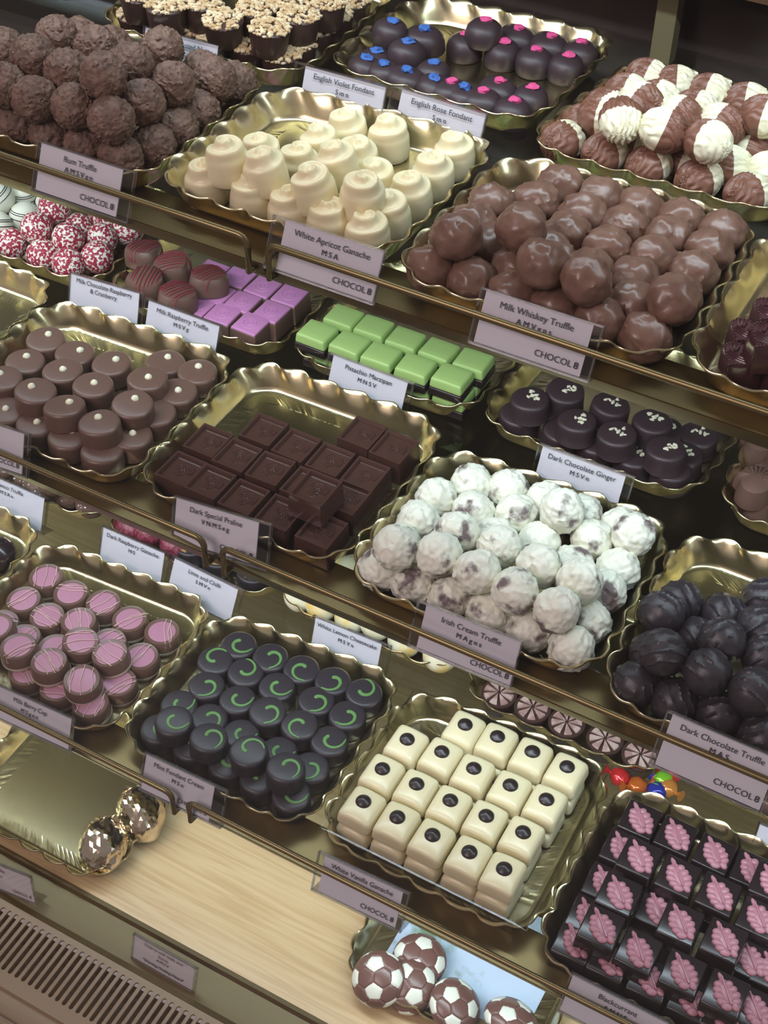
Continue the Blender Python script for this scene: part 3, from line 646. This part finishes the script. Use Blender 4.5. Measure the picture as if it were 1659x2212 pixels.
bl = [thing('blackcurrant_cube', me_from(block(.0268, .0290, .0160, .93, .0012), M['black']), [('pink_leaf', leafmesh(), None, 'pink moulded leaf')])]
KIDS[bl[0].name][0].rotation_euler = (0, 0, R(30)); KIDS[bl[0].name][0].scale = (1.2, 1.12, 1)
place(bl, [(815, 320, 0), (1050, 440, 0), (1305, 560, 0), (655, 510, 0), (805, 585, .9), (1555, 670, 0), (1690, 750, 1), (530, 735, 0), (1060, 710, .8), (665, 825, 1), (1330, 830, .8), (415, 950, 0), (550, 1045, 1), (925, 930, 0), (1080, 1020, 1), (1600, 985, .6), (325, 1180, 0), (800, 1205, .6),
           (1370, 1140, 1), (560, 1370, 0), (1095, 1350, .6), (1540, 1260, 0), (1690, 1340, 0), (830, 1505, 0), (1380, 1490, .8), (1100, 1640, 0), (1570, 1590, .2), (1330, 1720, 0)],
      *VB, FL(2), .0160, .0165, .0130, 'dark cube topped with pink leaf', 'chocolate', 'blackcurrant cubes', mode='block', tilt=.8, spin=1.5)
# pistachio marzipan
def pist():
    b = me_from(block(.0268, .0240, .0070, .99, .0012), M['black'])
    bm = block(.0262, .0235, .0085, .93, .0018, .0006)
    return b, [('green_marzipan', me_from(bm, M['pist']), (0, 0, .0068), 'pale green marzipan top')]
pi = [thing('pistachio_block', *pist())]
PP = [(335, 625, 1), (525, 690, 1), (707, 755, 1), (905, 820, 1), (1115, 880, 1), (490, 535, 1), (665, 595, 1), (845, 665, 1), (1040, 730, 1), (1240, 790, 1)]
for x, y, l in list(PP):
    p = U(560 + x / 2.676, 480 + y / 2.676, 2, FL(1) + .0152 * 2); q = PX(Vector((p.x + .002, p.y - .001, p.z - .0152))); PP.append(((q[0] - 560) * 2.676, (q[1] - 480) * 2.676, 0))
place(pi, PP, *VR5, FL(1), .0152, .0152, .0120, 'green marzipan block on dark base', 'chocolate', 'pistachio marzipan blocks', mode='block', tilt=.6, spin=2)
# milk raspberry truffle squares and drizzled pieces
def mauve_top():
    bm = block(.0225, .0235, .0018, .95, .0007); pts = []
    me1 = me_from(bm, M['mauve'])
    return me1
def spiral():
    bm = bmesh.new(); tube(bm, [((.0008 + .00026 * j) * math.cos(j * .5), (.0008 + .00026 * j) * math.sin(j * .5), .0018) for j in range(26)], .00035, 5); return me_from(bm, M['mauve'])
mq = [thing('raspberry_square', me_from(block(.0250, .0262, .0165, .92, .0012), M['caramel']), [('mauve_top', mauve_top(), (0, 0, .0160), 'mauve topping')])]
sp = ob('spiral_relief', spiral(), KIDS[mq[0].name][0]); KIDS[KIDS[mq[0].name][0].name] = [sp]
place(mq, [(1215, 515, 0), (1345, 565, 0), (1482, 608, 0), (1110, 600, 0), (1240, 640, 0), (1388, 690, 0), (1005, 665, 0), (1125, 718, 0), (1270, 765, 0), (1080, 480, 0), (950, 560, 0), (880, 620, 0)],
      *VC, FL(1), .017, .0178, .0120, 'milk square with mauve spiral top', 'chocolate', 'milk raspberry squares', mode='block', tilt=.8, spin=2)
def tri(seed):
    bm = bmesh.new(); r = .0152; rings = []
    for s, z in ((.9, 0), (1, .001), (1.0, .009), (.96, .013), (.86, .0158), (.6, .017), (0, .0175)):
        if s == 0: rings.append([bm.verts.new((0, 0, z))]); continue
        rings.append([bm.verts.new((r * s * (1 + .09 * math.cos(3 * a)) * math.cos(a), r * s * (1 + .09 * math.cos(3 * a)) * math.sin(a), z)) for a in [2 * math.pi * i / 36 for i in range(36)]])
    bm.faces.new(rings[0][::-1])
    for a, b in zip(rings, rings[1:]):
        for i in range(36):
            j = (i + 1) % 36; bm.faces.new([a[i], a[j], b[0]] if len(b) == 1 else [a[i], a[j], b[j], b[i]])
    return me_from(bm, M['caramel'])
def tri_lines(seed):
    bm = bmesh.new(); r = .0150; rnd = random.Random(seed)
    for k in range(8):
        y = -.011 + .003 * k + rnd.uniform(-.001, .001); hl = math.sqrt(max(1e-6, (r * .97) ** 2 - y * y)); pts = []
        for j in range(13):
            t = -1 + j / 6; q = math.hypot(t * hl, y) / r; pts.append((t * hl * 1.02, y, .0178 - .0040 * q ** 5 - (.007 if abs(t) > .99 else 0)))
        tube(bm, pts, .00035, 5)
    return me_from(bm, M['redline'])
tr_ = [thing('drizzled_milk_chocolate', tri(i), [('red_drizzle', tri_lines(i), None, 'thin red drizzle lines')]) for i in range(2)]
place(tr_, [(735, 362, 1), (890, 422, 1), (740, 500, 1), (1060, 495, 1), (895, 580, 1), (600, 525, 0)], *VC, FL(1), .0175, .0172, .0143, 'milk chocolate with red drizzle lines', 'chocolate', 'red drizzled chocolates', mode='disc', tilt=6)
rb = [thing('raspberry_crumb_truffle', me_from(ball(.0134, 4, lambda d, o: 1 + .03 * noise.noise(d * 3 + o) + .02 * noise.noise(d * 14 + o), seed=i), M['crumb'])) for i in range(3)]
place(rb, [(280, 215, .6), (190, 290, .4), (410, 262, 0), (60, 365, 0), (320, 345, .3), (545, 325, 0), (195, 430, 0), (442, 412, 0), (335, 485, 0), (650, 300, 0), (510, 230, 0)], *VC, FL(1), .02, .0134, .0132, 'white truffle coated in red crumbs', 'chocolate', 'red crumb truffles', tilt=90)
def stripes():
    bm = bmesh.new()
    for z in (.005, .0065, .001):
        r = math.sqrt(.0134 ** 2 - z * z) + .0001; tube(bm, [(r * math.cos(R(a)), r * math.sin(R(a)), z) for a in range(0, 361, 12)], .0004, 5)
    return me_from(bm, M['black'])
ws = [thing('striped_white_truffle', me_from(ball(.0134, 4), M['ballw']), [('dark_stripe', stripes(), None, 'thin dark stripes')])]
place(ws, [(30, 120, .5), (130, 205, 0), (10, 255, 0), (205, 165, 0), (120, 110, .3)], *VC, FL(1), .02, .0134, .0132, 'smooth white truffle with dark stripes', 'chocolate', 'striped white truffles', tilt=60)
# ginger discs
def gcr(seed):
    bm = bmesh.new(); rnd = random.Random(seed)
    for i in range(9):
        a = rnd.uniform(0, 6.28); q = rnd.uniform(0, .0055); s = rnd.uniform(.0009, .0018)
        g = bmesh.ops.create_icosphere(bm, subdivisions=1, radius=s)['verts']; c = Vector((.001 + q * math.cos(a), .001 + q * math.sin(a), .0164)); rm = Matrix.Rotation(rnd.uniform(0, 6), 3, 'Z') @ Matrix.Diagonal((1.4, .8, .6))
        for v in g: v.co = rm @ (v.co * rnd.uniform(.8, 1.2)) + c
    return me_from(bm, M['ginger'], smooth=False)
gi = [thing('ginger_disc', me_from(wob(disc(.0140, .0158, None, .003, 1.05), i + 5, .04), M['violetdark']), [('ginger_crumbs', gcr(i), None, 'pale crystallised crumbs')]) for i in range(3)]
place(gi, [(290, 800, 1), (490, 740, 1), (745, 830, 1), (560, 930, 1), (155, 960, 0), (795, 1000, 1), (995, 930, 1), (385, 1045, 0), (610, 1120, 0), (850, 1190, 0), (1075, 1090, 1), (1065, 1300, 0), (1240, 1190, 0), (1190, 1020, 0), (1340, 1080, 0), (320, 930, 0), (1300, 960, 0)],
      *VR6, FL(1), .0155, .016, .0140, 'dark disc with pale ginger crumbs', 'chocolate', 'dark chocolate gingers', mode='disc', tilt=4, spin=60)
# fans and crowned hearts on the right edge
def fan():
    bm = bmesh.new(); rings = []; n = 40
    for s, z in ((1.0, 0), (.97, .008), (.85, .0155), (.4, .0185)):
        rg = []
        for i in range(n):
            a = 2 * math.pi * i / n; rr = .0160 * s * (1.12 if math.sin(a) > 0 else .86)
            k = 1 + .05 * math.cos(a * 14) * (1 if math.sin(a) > 0 else 0); rg.append(bm.verts.new((rr * k * math.cos(a) * .85, rr * k * math.sin(a), z)))
        rings.append(rg)
    bm.faces.new(rings[0][::-1]); bm.faces.new(rings[-1])
    for a, b in zip(rings, rings[1:]):
        for i in range(n): bm.faces.new([a[i], a[(i + 1) % n], b[(i + 1) % n], b[i]])
    return me_from(bm, M['caramel'])
def fanridge():
    bm = bmesh.new()
    for i in range(7):
        a = R(35 + 110 * i / 6); tube(bm, [(.004 * math.cos(a), -.001 + .004 * math.sin(a), .0185), (.010 * math.cos(a), .010 * math.sin(a), .0185), (.0125 * math.cos(a), .0150 * math.sin(a), .0145)], .0010, 6)
    return me_from(bm, M['caramel'])
fa = [thing('chocolate_fan', fan(), [('fan_ridges', fanridge(), None, 'raised fan ridges')])]
place(fa, [(1600, 1260, 1), (1480, 1120, 0), (1600, 1440, 0), (1660, 1100, .5), (1720, 1350, 0)], *VR6, FL(1), .017, .018, .0140, 'milk chocolate with fan ridges', 'chocolate', 'milk chocolate fans', mode='disc', tilt=4, spin=15)
def heart(s=1.0, h=.018, z0=0):
    bm = bmesh.new(); P = []
    for i in range(40):
        t = 2 * math.pi * i / 40; P.append((.0105 * s * 16 * math.sin(t) ** 3 / 13, .0105 * s * (13 * math.cos(t) - 5 * math.cos(2 * t) - 2 * math.cos(3 * t) - math.cos(4 * t)) / 13))
    a = [bm.verts.new((x * 1.06, y * 1.06, z0)) for x, y in P]; b = [bm.verts.new((x, y, z0 + h * .92)) for x, y in P]; c = [bm.verts.new((x * .88, y * .88, z0 + h)) for x, y in P]
    for u, v in ((a, b), (b, c)):
        for i in range(40): bm.faces.new([u[(i + 1) % 40], u[i], v[i], v[(i + 1) % 40]])
    bm.faces.new(a); bm.faces.new(c[::-1]); bmesh.ops.recalc_face_normals(bm, faces=bm.faces)
    return bm, P
hb, HP = heart()
bm = bmesh.new()
for i in range(0, 40):
    x, y = HP[i]; g = bmesh.ops.create_icosphere(bm, subdivisions=1, radius=.0007)['verts']
    for v in g: v.co += Vector((x * .86, y * .86, .0181))
for k in range(3):
    tube(bm, [(-.007 + .014 * j / 8, -.004 + .0018 * k - .0012 * math.sin(math.pi * j / 8), .0182) for j in range(9)], .0005, 5)
for x in (-.005, 0, .005): tube(bm, [(x * .8, .0005, .0182), (x, .005, .0182), (x * 1.3, .0065, .0182)], [.0012, .0009, .0003], 6)
he = [thing('crowned_heart', me_from(hb, M['crown']), [('crown_relief', me_from(bm, M['crown']), None, 'beaded crown relief')])]
place(he, [(1500, 640, 0, -15), (1570, 450, 0, -15), (1650, 320, 0, -15), (1665, 440, 1, -15), (1690, 640, 0, -15), (1760, 500, 0, -15)], *VR6, FL(0), .018, .018, .0128, 'glossy dark heart with crown relief', 'chocolate', 'crowned hearts', mode='disc', tilt=2)
# lower shelf, back row
def sprink(seed):
    bm = bmesh.new(); rnd = random.Random(seed)
    for i in range(34):
        v3 = Vector((rnd.gauss(0, 1), rnd.gauss(0, 1), abs(rnd.gauss(0, 1)) + .2)).normalized() * .0137
        g = bmesh.ops.create_icosphere(bm, subdivisions=1, radius=rnd.uniform(.0005, .0011))['verts']
        for v in g: v.co += v3
    return me_from(bm, M['silver'])
ps = [thing('prosecco_truffle', me_from(ball(.0136, 4, lambda d, o: 1 + .02 * noise.noise(d * 3 + o), seed=i), M['rum']), [('sugar_sprinkles', sprink(i), None, 'white sugar sprinkles')]) for i in range(2)]
place(ps, [(430, 250, 0), (90, 110, 0), (10, 70, .5), (520, 300, 0), (330, 190, .6), (220, 170, .5), (380, 300, 0)], *VD, FL(2), .02, .0136, .0135, 'brown truffle with white sugar sprinkles', 'chocolate', 'prosecco truffles', tilt=15)
dr_ = [thing('dark_raspberry_ganache', me_from(ball(.0136, 4, lambda d, o: 1 + .03 * math.sin(40 * d.x) * math.sin(40 * d.y), .8, seed=i), M['rasp'])) for i in range(2)]
place(dr_, [(700, 350, 0), (810, 385, 0), (940, 440, 0), (850, 330, 0), (745, 150, 0), (860, 200, 0)], *VD, FL(2), .02, .0120, .0132, 'dimpled dark red raspberry ganache', 'chocolate', 'dark raspberry ganaches', tilt=10)
lc = []
for i in range(2):
    t = bmesh.new(); lathe(t, [(0, .0158), (.0112, .0157), (.0112, .0163), (0, .0165)], 32)
    lc.append(thing('lime_chilli_disc', me_from(disc(.0140, .0155, None, .0025), M['dark']), [('gold_pattern', me_from(t, M['lime']), None, 'gold flower pattern')]))
place(lc, [(1090, 515, 0), (1250, 580, 0), (1430, 650, 0), (1340, 520, 0)], *VD, FL(2), .015, .0155, .0140, 'dark disc with gold flower pattern', 'chocolate', 'lime and chilli discs', mode='disc', tilt=2)
le = [thing('lemon_truffle', me_from(ball(.0140, 4, lambda d, o: 1 + .03 * noise.noise(d * 3 + o), .95, seed=i), M['lemon'])) for i in range(2)]
place(le, [(370, 840, 0), (250, 780, 0), (500, 890, 0), (625, 930, 0), (745, 1000, 0), (905, 1075, 0), (1100, 1145, 0), (1000, 1060, 0), (480, 620, 0), (560, 590, 0), (340, 575, 0)], *VS2, FL(2), .02, .0134, .0138, 'pale lemon cheesecake truffle', 'chocolate', 'white lemon truffles', snug=.003, tilt=40)
def hatp():
    bm = bmesh.new(); lathe(bm, [(0, 0), (.0115, 0), (.0128, .010), (.0142, .0135), (.0140, .0150), (.012, .0152), (0, .0150)], 40); t = bmesh.new()
    for k in range(8):
        a0 = 2 * math.pi * k / 8; pts = [(.0015, a0)] + [(.0118, a0 + (R(30)) * j / 4) for j in range(5)]
        lo = [t.verts.new((q * math.cos(a), q * math.sin(a), .0152)) for q, a in pts]; hi = [t.verts.new((q * math.cos(a) * .95, q * math.sin(a) * .95, .0165)) for q, a in pts]
        t.faces.new(hi)
        for j in range(len(pts)): t.faces.new([lo[j], lo[(j + 1) % len(pts)], hi[(j + 1) % len(pts)], hi[j]])
    return me_from(bm, M['cup']), [('segmented_top', me_from(t, M['hat'], smooth=False), None, 'pale pinkish brown segments')]
ha = [thing('striped_cup', *hatp())]
place(ha, [(790, 490, 0), (900, 535, 0), (1010, 585, 0), (1130, 635, 0), (1245, 690, 0), (1150, 560, 0), (880, 430, 0), (1085, 452, 0)], *VE, FL(2), .016, .0155, .0142, 'dark cup with pale segmented top', 'chocolate', 'segmented cups', snug=.008, mode='disc', tilt=3)
cols = ['red', 'orange', 'green', 'blue', 'amber', 'red']
for i, (x, y) in enumerate(((1180, 762), (1238, 790), (1322, 768), (1300, 805), (1335, 795), (1352, 745))):
    bm = ball(.0075, 3, lambda d, o: 1 + .15 * noise.noise(d * 2.5 + o), .8, i)
    for s in (-1, 1): tube(bm, [(s * .006, 0, 0), (s * .009, 0, .0005), (s * .0125, 0, .001)], [.0022, .0015, .0045], 8)
    p = U(550 + x / 1.496, 1170 + y / 1.496, 2, FL(2) + .008)
    o = ob('wrapped_sweet', me_from(bm, M['wrap'][i % 5]), None, p); o.rotation_euler = (0, R(8), R(40 * i))
    tag(o, ('shiny %s wrapped sweet ' % cols[i]) + ('leftmost, beside the vanilla tray', 'beside the vanilla tray corner', 'behind the blackcurrant tray', 'behind the blackcurrant tray', 'behind the blackcurrant tray', 'under the rail, rightmost of the sweets')[i], 'sweet', 'shiny wrapped sweets')
def ridged():
    bm = bmesh.new()
    for x in (-.006, 0, .006): tube(bm, [(x, -.009, .0165), (x * .5 + .001, 0, .0175), (x, .009, .0165)], .0012, 6)
    return me_from(bm, M['caramel'])
rg = [thing('ridged_milk_block', me_from(block(.0255, .028, .0165, .94, .0018), M['caramel']), [('bow_relief', ridged(), None, 'raised bow relief')])]
place(rg, [(1235, 120, 0), (1470, 240, 0), (1700, 350, 0), (1120, 60, 0), (1560, 150, 0), (1330, 30, 0)], *VB, FL(2), .017, .0165, .013, 'milk chocolate block with bow relief', 'chocolate', 'bow relief blocks', mode='block', tilt=1, spin=2)
# squiggled dark truffle in the tray at the lower left edge
bm = bmesh.new(); tube(bm, [(-.010 + .002 * j, .0035 * (1 if j % 2 else -1), .0140 - .0006 * abs(j - 5)) for j in range(11)], .0006, 6)
sq = [thing('squiggled_truffle', me_from(ball(.0145, 4), M['black']), [('pink_squiggle', me_from(bm, M['line']), None, 'pink squiggle line')])]
place(sq, [(8, 1200, 0), (-60, 1175, 0)], *VPX, FL(2), .02, .0143, .0143, 'dark truffle with pink squiggle at left edge', 'chocolate', 'squiggled truffles', tilt=4)
# green crumb chocolate at the top left corner
gt = [thing('green_crumb_chocolate', me_from(ball(.0130, 4, lambda d, o: 1 + .06 * noise.noise(d * 9 + o)), M['pist']))]
place(gt, [(3, 48, 0)], *VPX, FL(0), .02, .0130, .013, 'green crumbly chocolate at the top left corner', 'chocolate', None, tilt=9)
# foil-wrapped sweets
def foil(seed):
    def f(d, o):
        return 1 + .10 * noise.noise(d * 2.2 + o) + .05 * abs(noise.noise(d * 6 + o)) + .10 * max(0, d.z) ** 4
    bm = ball(.0205, 4, f, 1.0, seed)
    for v in bm.verts: v.co.y *= 1.25
    return me_from(bm, M['foil'], smooth=False)
for i, (x, y, lab) in enumerate(((600, 620, 'crumpled gold foil sweet at the front of the deck tray'), (815, 440, 'crumpled gold foil sweet behind, under the rail'))):
    bm = bmesh.new(); rnd = random.Random(i)
    vs = [bm.verts.new((.006 * math.cos(a) * (1 if k % 2 else 2.1), .010 + .005 * math.sin(a) * (1 if k % 2 else 2.2), .014 + rnd.uniform(0, .008))) for k, a in enumerate([2 * math.pi * j / 12 for j in range(12)])]
    c0 = bm.verts.new((0, .010, .010))
    for k in range(12): bm.faces.new([vs[k], vs[(k + 1) % 12], c0])
    t = thing('foil_sweet', foil(i + 3), [('foil_twist', me_from(bm, M['foil'], smooth=False), None, 'twisted foil end')])
    t.location = U(x / 2.676, 1592 + y / 2.676, 2, FL(3) + .020); t.rotation_euler = (0, 0, R(20 + 30 * i)); tag(t, lab, 'sweet', 'foil-wrapped sweets')
# chocolate footballs
sh = pmat('printed_pitch', (.50, .60, .72), .35, col2=(.16, .27, .14), cscale=28, lo=.50, hi=.62, detail=8)
bm = bmesh.new(); box(bm, -.262, -.135, .487, .590, 0, .0004); o = ob('printed_sheet', me_from(bm, sh, smooth=False), None, (0, 0, ZC + FL(3) + .0002)); tag(o, 'pale blue printed sheet lying under the chocolate footballs', 'sheet')
def football():
    ph = (1 + 5 ** .5) / 2; pent = []
    for s1 in (-1, 1):
        for s2 in (-1, 1): pent += [Vector((0, s1, s2 * ph)), Vector((s1, s2 * ph, 0)), Vector((s2 * ph, 0, s1))]
    pent = [p.normalized() for p in pent]; hexa = []
    for s1 in (-1, 1):
        for s2 in (-1, 1):
            hexa += [Vector((s1 / ph, 0, s2 * ph)), Vector((0, s1 * ph, s2 / ph)), Vector((s1 * ph, s2 / ph, 0))]
            for s3 in (-1, 1): hexa.append(Vector((s1, s2, s3)))
    hexa = [p.normalized() for p in hexa]
    cs = [(p, 1, .985) for p in pent] + [(p, 0, 1.0) for p in hexa]
    bm = ball(1, 6)
    for v in bm.verts:
        d = v.co.normalized(); dd = sorted([-d.dot(c) + (.0145 if k else 0) for c, k, w in cs]); gap = dd[1] - dd[0]
        v.co = d * .0220 * (1 - .045 * max(0, 1 - gap / .035))
    for f in bm.faces:
        d = f.calc_center_median().normalized(); f.material_index = min(cs, key=lambda c: -d.dot(c[0]) + (.0145 if c[1] else 0))[1]
    for v in bm.verts: v.co.z *= .62
    return me_from(bm, [M['ballb'], M['ballw']])
fb = football()
for i, (x, y, dz, rx, ry, rz, lab) in enumerate(((690, 1400, .006, 22, -16, 20, 'brown and white chocolate football leaning on its neighbour, leftmost'), (870, 1440, 0, 14, -10, 50, 'chocolate football second from left, half behind the leftmost'), (925, 1290, 0, 6, 4, 10, 'chocolate football at the back under the rail'),
                                            (1130, 1555, 0, 30, 5, 100, 'chocolate football in the middle, nearest the bottom edge'), (1455, 1640, .003, 32, 5, 160, 'chocolate football furthest right, cut by the bottom edge'))):
    o = ob('chocolate_football', fb, None, U(560 + x / 2.676, 1592 + y / 2.676, 2, FL(3) + .0135 + dz)); o.rotation_euler = (R(rx), R(ry), R(rz)); tag(o, lab, 'chocolate', 'chocolate footballs')

# ------------------------------------------------------------------ price cards in clear holders
def text_me(s, size, bold=0, align='CENTER', sp=1.0):
    c = bpy.data.curves.new('t', 'FONT'); c.body = s; c.size = size; c.align_x = align; c.align_y = 'CENTER'; c.extrude = .00004; c.space_character = sp; c.resolution_u = 3
    o = bpy.data.objects.new('t', c); COL.objects.link(o); bpy.context.view_layer.update()
    me = bpy.data.meshes.new_from_object(o.evaluated_get(bpy.context.evaluated_depsgraph_get())); bpy.data.objects.remove(o)
    if bold:                                    # heavier strokes: three slightly shifted copies of the letters
        bm = bmesh.new(); bm.from_mesh(me); g = list(bm.verts) + list(bm.edges) + list(bm.faces)
        for k, (dx, dy) in enumerate(((bold, 0), (-bold, .00002), (0, bold * .7))):
            r_ = bmesh.ops.duplicate(bm, geom=g)['geom']
            for v in r_:
                if isinstance(v, bmesh.types.BMVert): v.co += Vector((dx, dy, .00001 * (k + 1)))
        bm.to_mesh(me); bm.free()
    me.materials.clear(); me.materials.append(M['ink']); return me
def card(TL, TR, sup, name, code, lab, h=.0315, lean=26, shop=True, gl=.01, gr=.06, foot=True, k=1.0, name2=None):
    """TL, TR: where the photo shows the holder's top corners; it stands in the plane y = yt at its top edge"""
    lo_, hi_ = .30, .95                      # slide the card along the sight line until its foot stands on its support
    for _ in range(30):
        yt = (lo_ + hi_) / 2
        if (U(*TL, 1, yt).z + U(*TR, 1, yt).z) / 2 - h * math.cos(R(lean)) > sup: lo_ = yt
        else: hi_ = yt
    a = U(*TL, 1, yt); b = U(*TR, 1, yt); w = (b - a).length; ex = (b - a).normalized()
    up = Vector((0, math.sin(R(lean)), math.cos(R(lean)))); up = (up - ex * up.dot(ex)).normalized(); n = ex.cross(up)
    root = bpy.data.objects.new('card_holder', None); COL.objects.link(root)
    root.matrix_world = Matrix.Translation((a + b) / 2 - up * h) @ Matrix((ex, up, n)).transposed().to_4x4()
    tag(root, lab, 'price card', 'price cards in clear holders')
    bm = bmesh.new(); box(bm, -w / 2, w / 2, 0, h, .0004, .0012)
    for x0, x1, y0, y1 in ((-w / 2 - .0003, -w / 2 + .0007, 0, h), (w / 2 - .0007, w / 2 + .0003, 0, h), (-w / 2, w / 2, h - .0008, h + .0003), (-w / 2, w / 2, -.0006, .0006)): box(bm, x0, x1, y0, y1, -.0010, .0016, 1)
    ob('clear_sleeve', me_from(bm, [M['acrylic'], M['edge']], smooth=False), root)
    if foot:
        bm = bmesh.new(); box(bm, -w / 2, w / 2, -.0006, .0004, -.012, 0, 1); ob('foot', me_from(bm, [M['acrylic'], M['edge']], smooth=False), root)
    c0, c1 = -w / 2 + gl * w, w / 2 - gr * w; cw = c1 - c0; cx = (c0 + c1) / 2
    bm = bmesh.new(); box(bm, c0, c1, .001, h - .0010, -.0006, .0002); ob('paper_card', me_from(bm, M['card'], smooth=False), root)
    sz = min(.0052 * k, cw * 1.85 / max(8, len((name or '').strip())))
    if name2: ob('name_lettering', text_me(name, sz), root, (cx, h - .0048, .0013)); ob('name_lettering', text_me(name2, sz, 0), root, (cx, h - .0102, .0013))
    elif name: ob('name_lettering', text_me(name, sz), root, (cx, h - .0061, .0013))
    if code: ob('code_lettering', text_me(code, .0046 * k, .00006, sp=1.5), root, (cx, h - (.0122 if not name2 else .0152), .0013))
    if shop:
        t = text_me('CHOCOL', .0052 * k, 0, 'RIGHT'); o1 = ob('shop_lettering', t, root, (c1 - .0058, h * .20, .0013))
        ob('shop_lettering', text_me('8', .0054 * k, .00009, 'RIGHT'), root, (c1 - .0020, h * .20, .0013))
    return root
y = ZC + TZ[0] - TH + .0006
card((85, 303), (295, 372), y, 'Rum Truffle', 'AMSVgn', 'card reading Rum Truffle, behind the top rail at left', gl=.03, gr=.13)
card((593, 463), (834, 543), y, 'White Apricot Ganache', 'MSA', 'card reading White Apricot Ganache at the top rail joint', gl=.11, gr=.01)
card((1042, 620), (1306, 705), y, 'Milk Whiskey Truffle', 'AMVgns', 'card reading Milk Whiskey Truffle on the top rail', gl=.04, gr=.08)
y = ZC + TZ[1] - TH + .0006
card((-150, 868), (66, 938), y, '                Caramel', None, 'card cut by the left edge, ending in aramel', gl=.03, gr=.06)
card((378, 1070), (588, 1133), y, 'Dark Special Praline', 'VNMSeg', 'card reading Dark Special Praline near the middle rail joint', gl=.02, gr=.13)
card((905, 1296), (1130, 1386), y, 'Irish Cream Truffle', 'MAgns', 'card reading Irish Cream Truffle on the middle rail', gl=.08, gr=.01)
card((1443, 1534), (1690, 1640), y, 'Dark Chocolate Truffle', 'MAS', 'card reading Dark Chocolate Truffle at the right edge', gl=.05, gr=.02, h=.036, k=1.05)
y = ZC + TZ[2] - TH + .0006
card((-25, 1468), (161, 1552), y, 'Milk Berry Cup', 'MSgen', 'card reading Milk Berry Cup at the left edge', gl=.05, gr=.03, shop=False, h=.0285)
card((314, 1624), (492, 1708), y, 'Mint Fondant Cream', 'MSn', 'card reading Mint Fondant Cream on the lower rail', gl=.02, gr=.15)
card((690, 1838), (886, 1930), y, 'White Vanilla Ganache', 'MSVn', 'card reading White Vanilla Ganache on the lower rail', gl=.07, gr=.07)
card((1235, 2100), (1450, 2210), y, 'Blackcurrant', 'AMNS', 'card reading Blackcurrant at the bottom right', gl=.02, gr=.02, shop=False)
y = ZC + TZ[0] - TH + .0006
card((312, 55), (476, 97), y, 'Cup with Toasted Nuts', 'MSV', 'card ending in Toasted Nuts behind the rum truffles', gl=.02, gr=.02, shop=False, h=.0345, lean=23)
card((640, 133), (838, 187), y, 'English Violet Fondant', 'Smn', 'card reading English Violet Fondant', gl=.11, gr=.01, shop=False, h=.0345, lean=23)
card((850, 184), (1054, 246), y, 'English Rose Fondant', 'Smn', 'card reading English Rose Fondant', gl=.10, gr=.01, shop=False, h=.0345, lean=23)
y = ZC + TZ[1] - TH + .0006
card((153, 587), (313, 634), y, 'Milk Chocolate Raspberry', None, 'card reading Milk Chocolate Raspberry & Cranberry', gl=.01, gr=.07, shop=False, h=.0345, lean=23, name2='& Cranberry')
card((316, 643), (480, 703), y, 'Milk Raspberry Truffle', 'MSVg', 'card reading Milk Raspberry Truffle', gl=.04, gr=.03, shop=False, h=.0345, lean=23)
card((713, 760), (895, 828), y, 'Pistachio Marzipan', 'MNSV', 'card reading Pistachio Marzipan', gl=.05, gr=.07, shop=False, h=.0345, lean=23)
card((1166, 957), (1372, 1031), y, 'Dark Chocolate Ginger', 'MSVn', 'card reading Dark Chocolate Ginger', gl=.04, gr=.09, shop=False, h=.0345, lean=23)
y = ZC + TZ[2] - TH + .0006
card((-60, 1005), (105, 1077), y, 'Prosecco Truffle', 'MSAn', 'card reading Prosecco Truffle at the left edge', gl=.02, gr=.05, shop=False, h=.0345, lean=23)
card((223, 1135), (368, 1197), y, 'Dark Raspberry Ganache', 'MS', 'card reading Dark Raspberry Ganache', gl=.01, gr=.08, shop=False, h=.0345, lean=23)
card((374, 1200), (528, 1276), y, 'Lime and Chilli', 'SMVn', 'card reading Lime and Chilli', gl=.03, gr=.08, shop=False, h=.0345, lean=23)
card((678, 1328), (846, 1396), y, 'White Lemon Cheesecake', 'MSVn', 'card reading White Lemon Cheesecake', gl=.03, gr=.12, shop=False, h=.0345, lean=23)
card((1640, 1775), (1800, 1840), y, None, None, 'blank card corner at the right edge behind the dark cubes', gl=.02, gr=.02, shop=False, h=.0345, lean=23)
card((290, 2015), (428, 2092), ZD - .0044, 'Cherry with Stalk and', 'AMSV', 'card reading Cherry with Stalk and Stone, Warning Choking Hazard', gl=.01, gr=.05, shop=False, h=.0285, lean=16, name2='Stone', k=.8)
o = [c for c in COL.objects if c.get('label', '').startswith('card reading Cherry')][0]
ob('warning_lettering', text_me('"Warning Choking Hazard"', .0036, .0001), o, (0, .0065, .0013))
card((-80, 1835), (68, 1893), ZD - .0044, '      Toffee', 'gnsu', 'card cut by the left edge, standing on the bronze sill', gl=.02, gr=.03, shop=True, h=.0285, lean=16, k=.8)
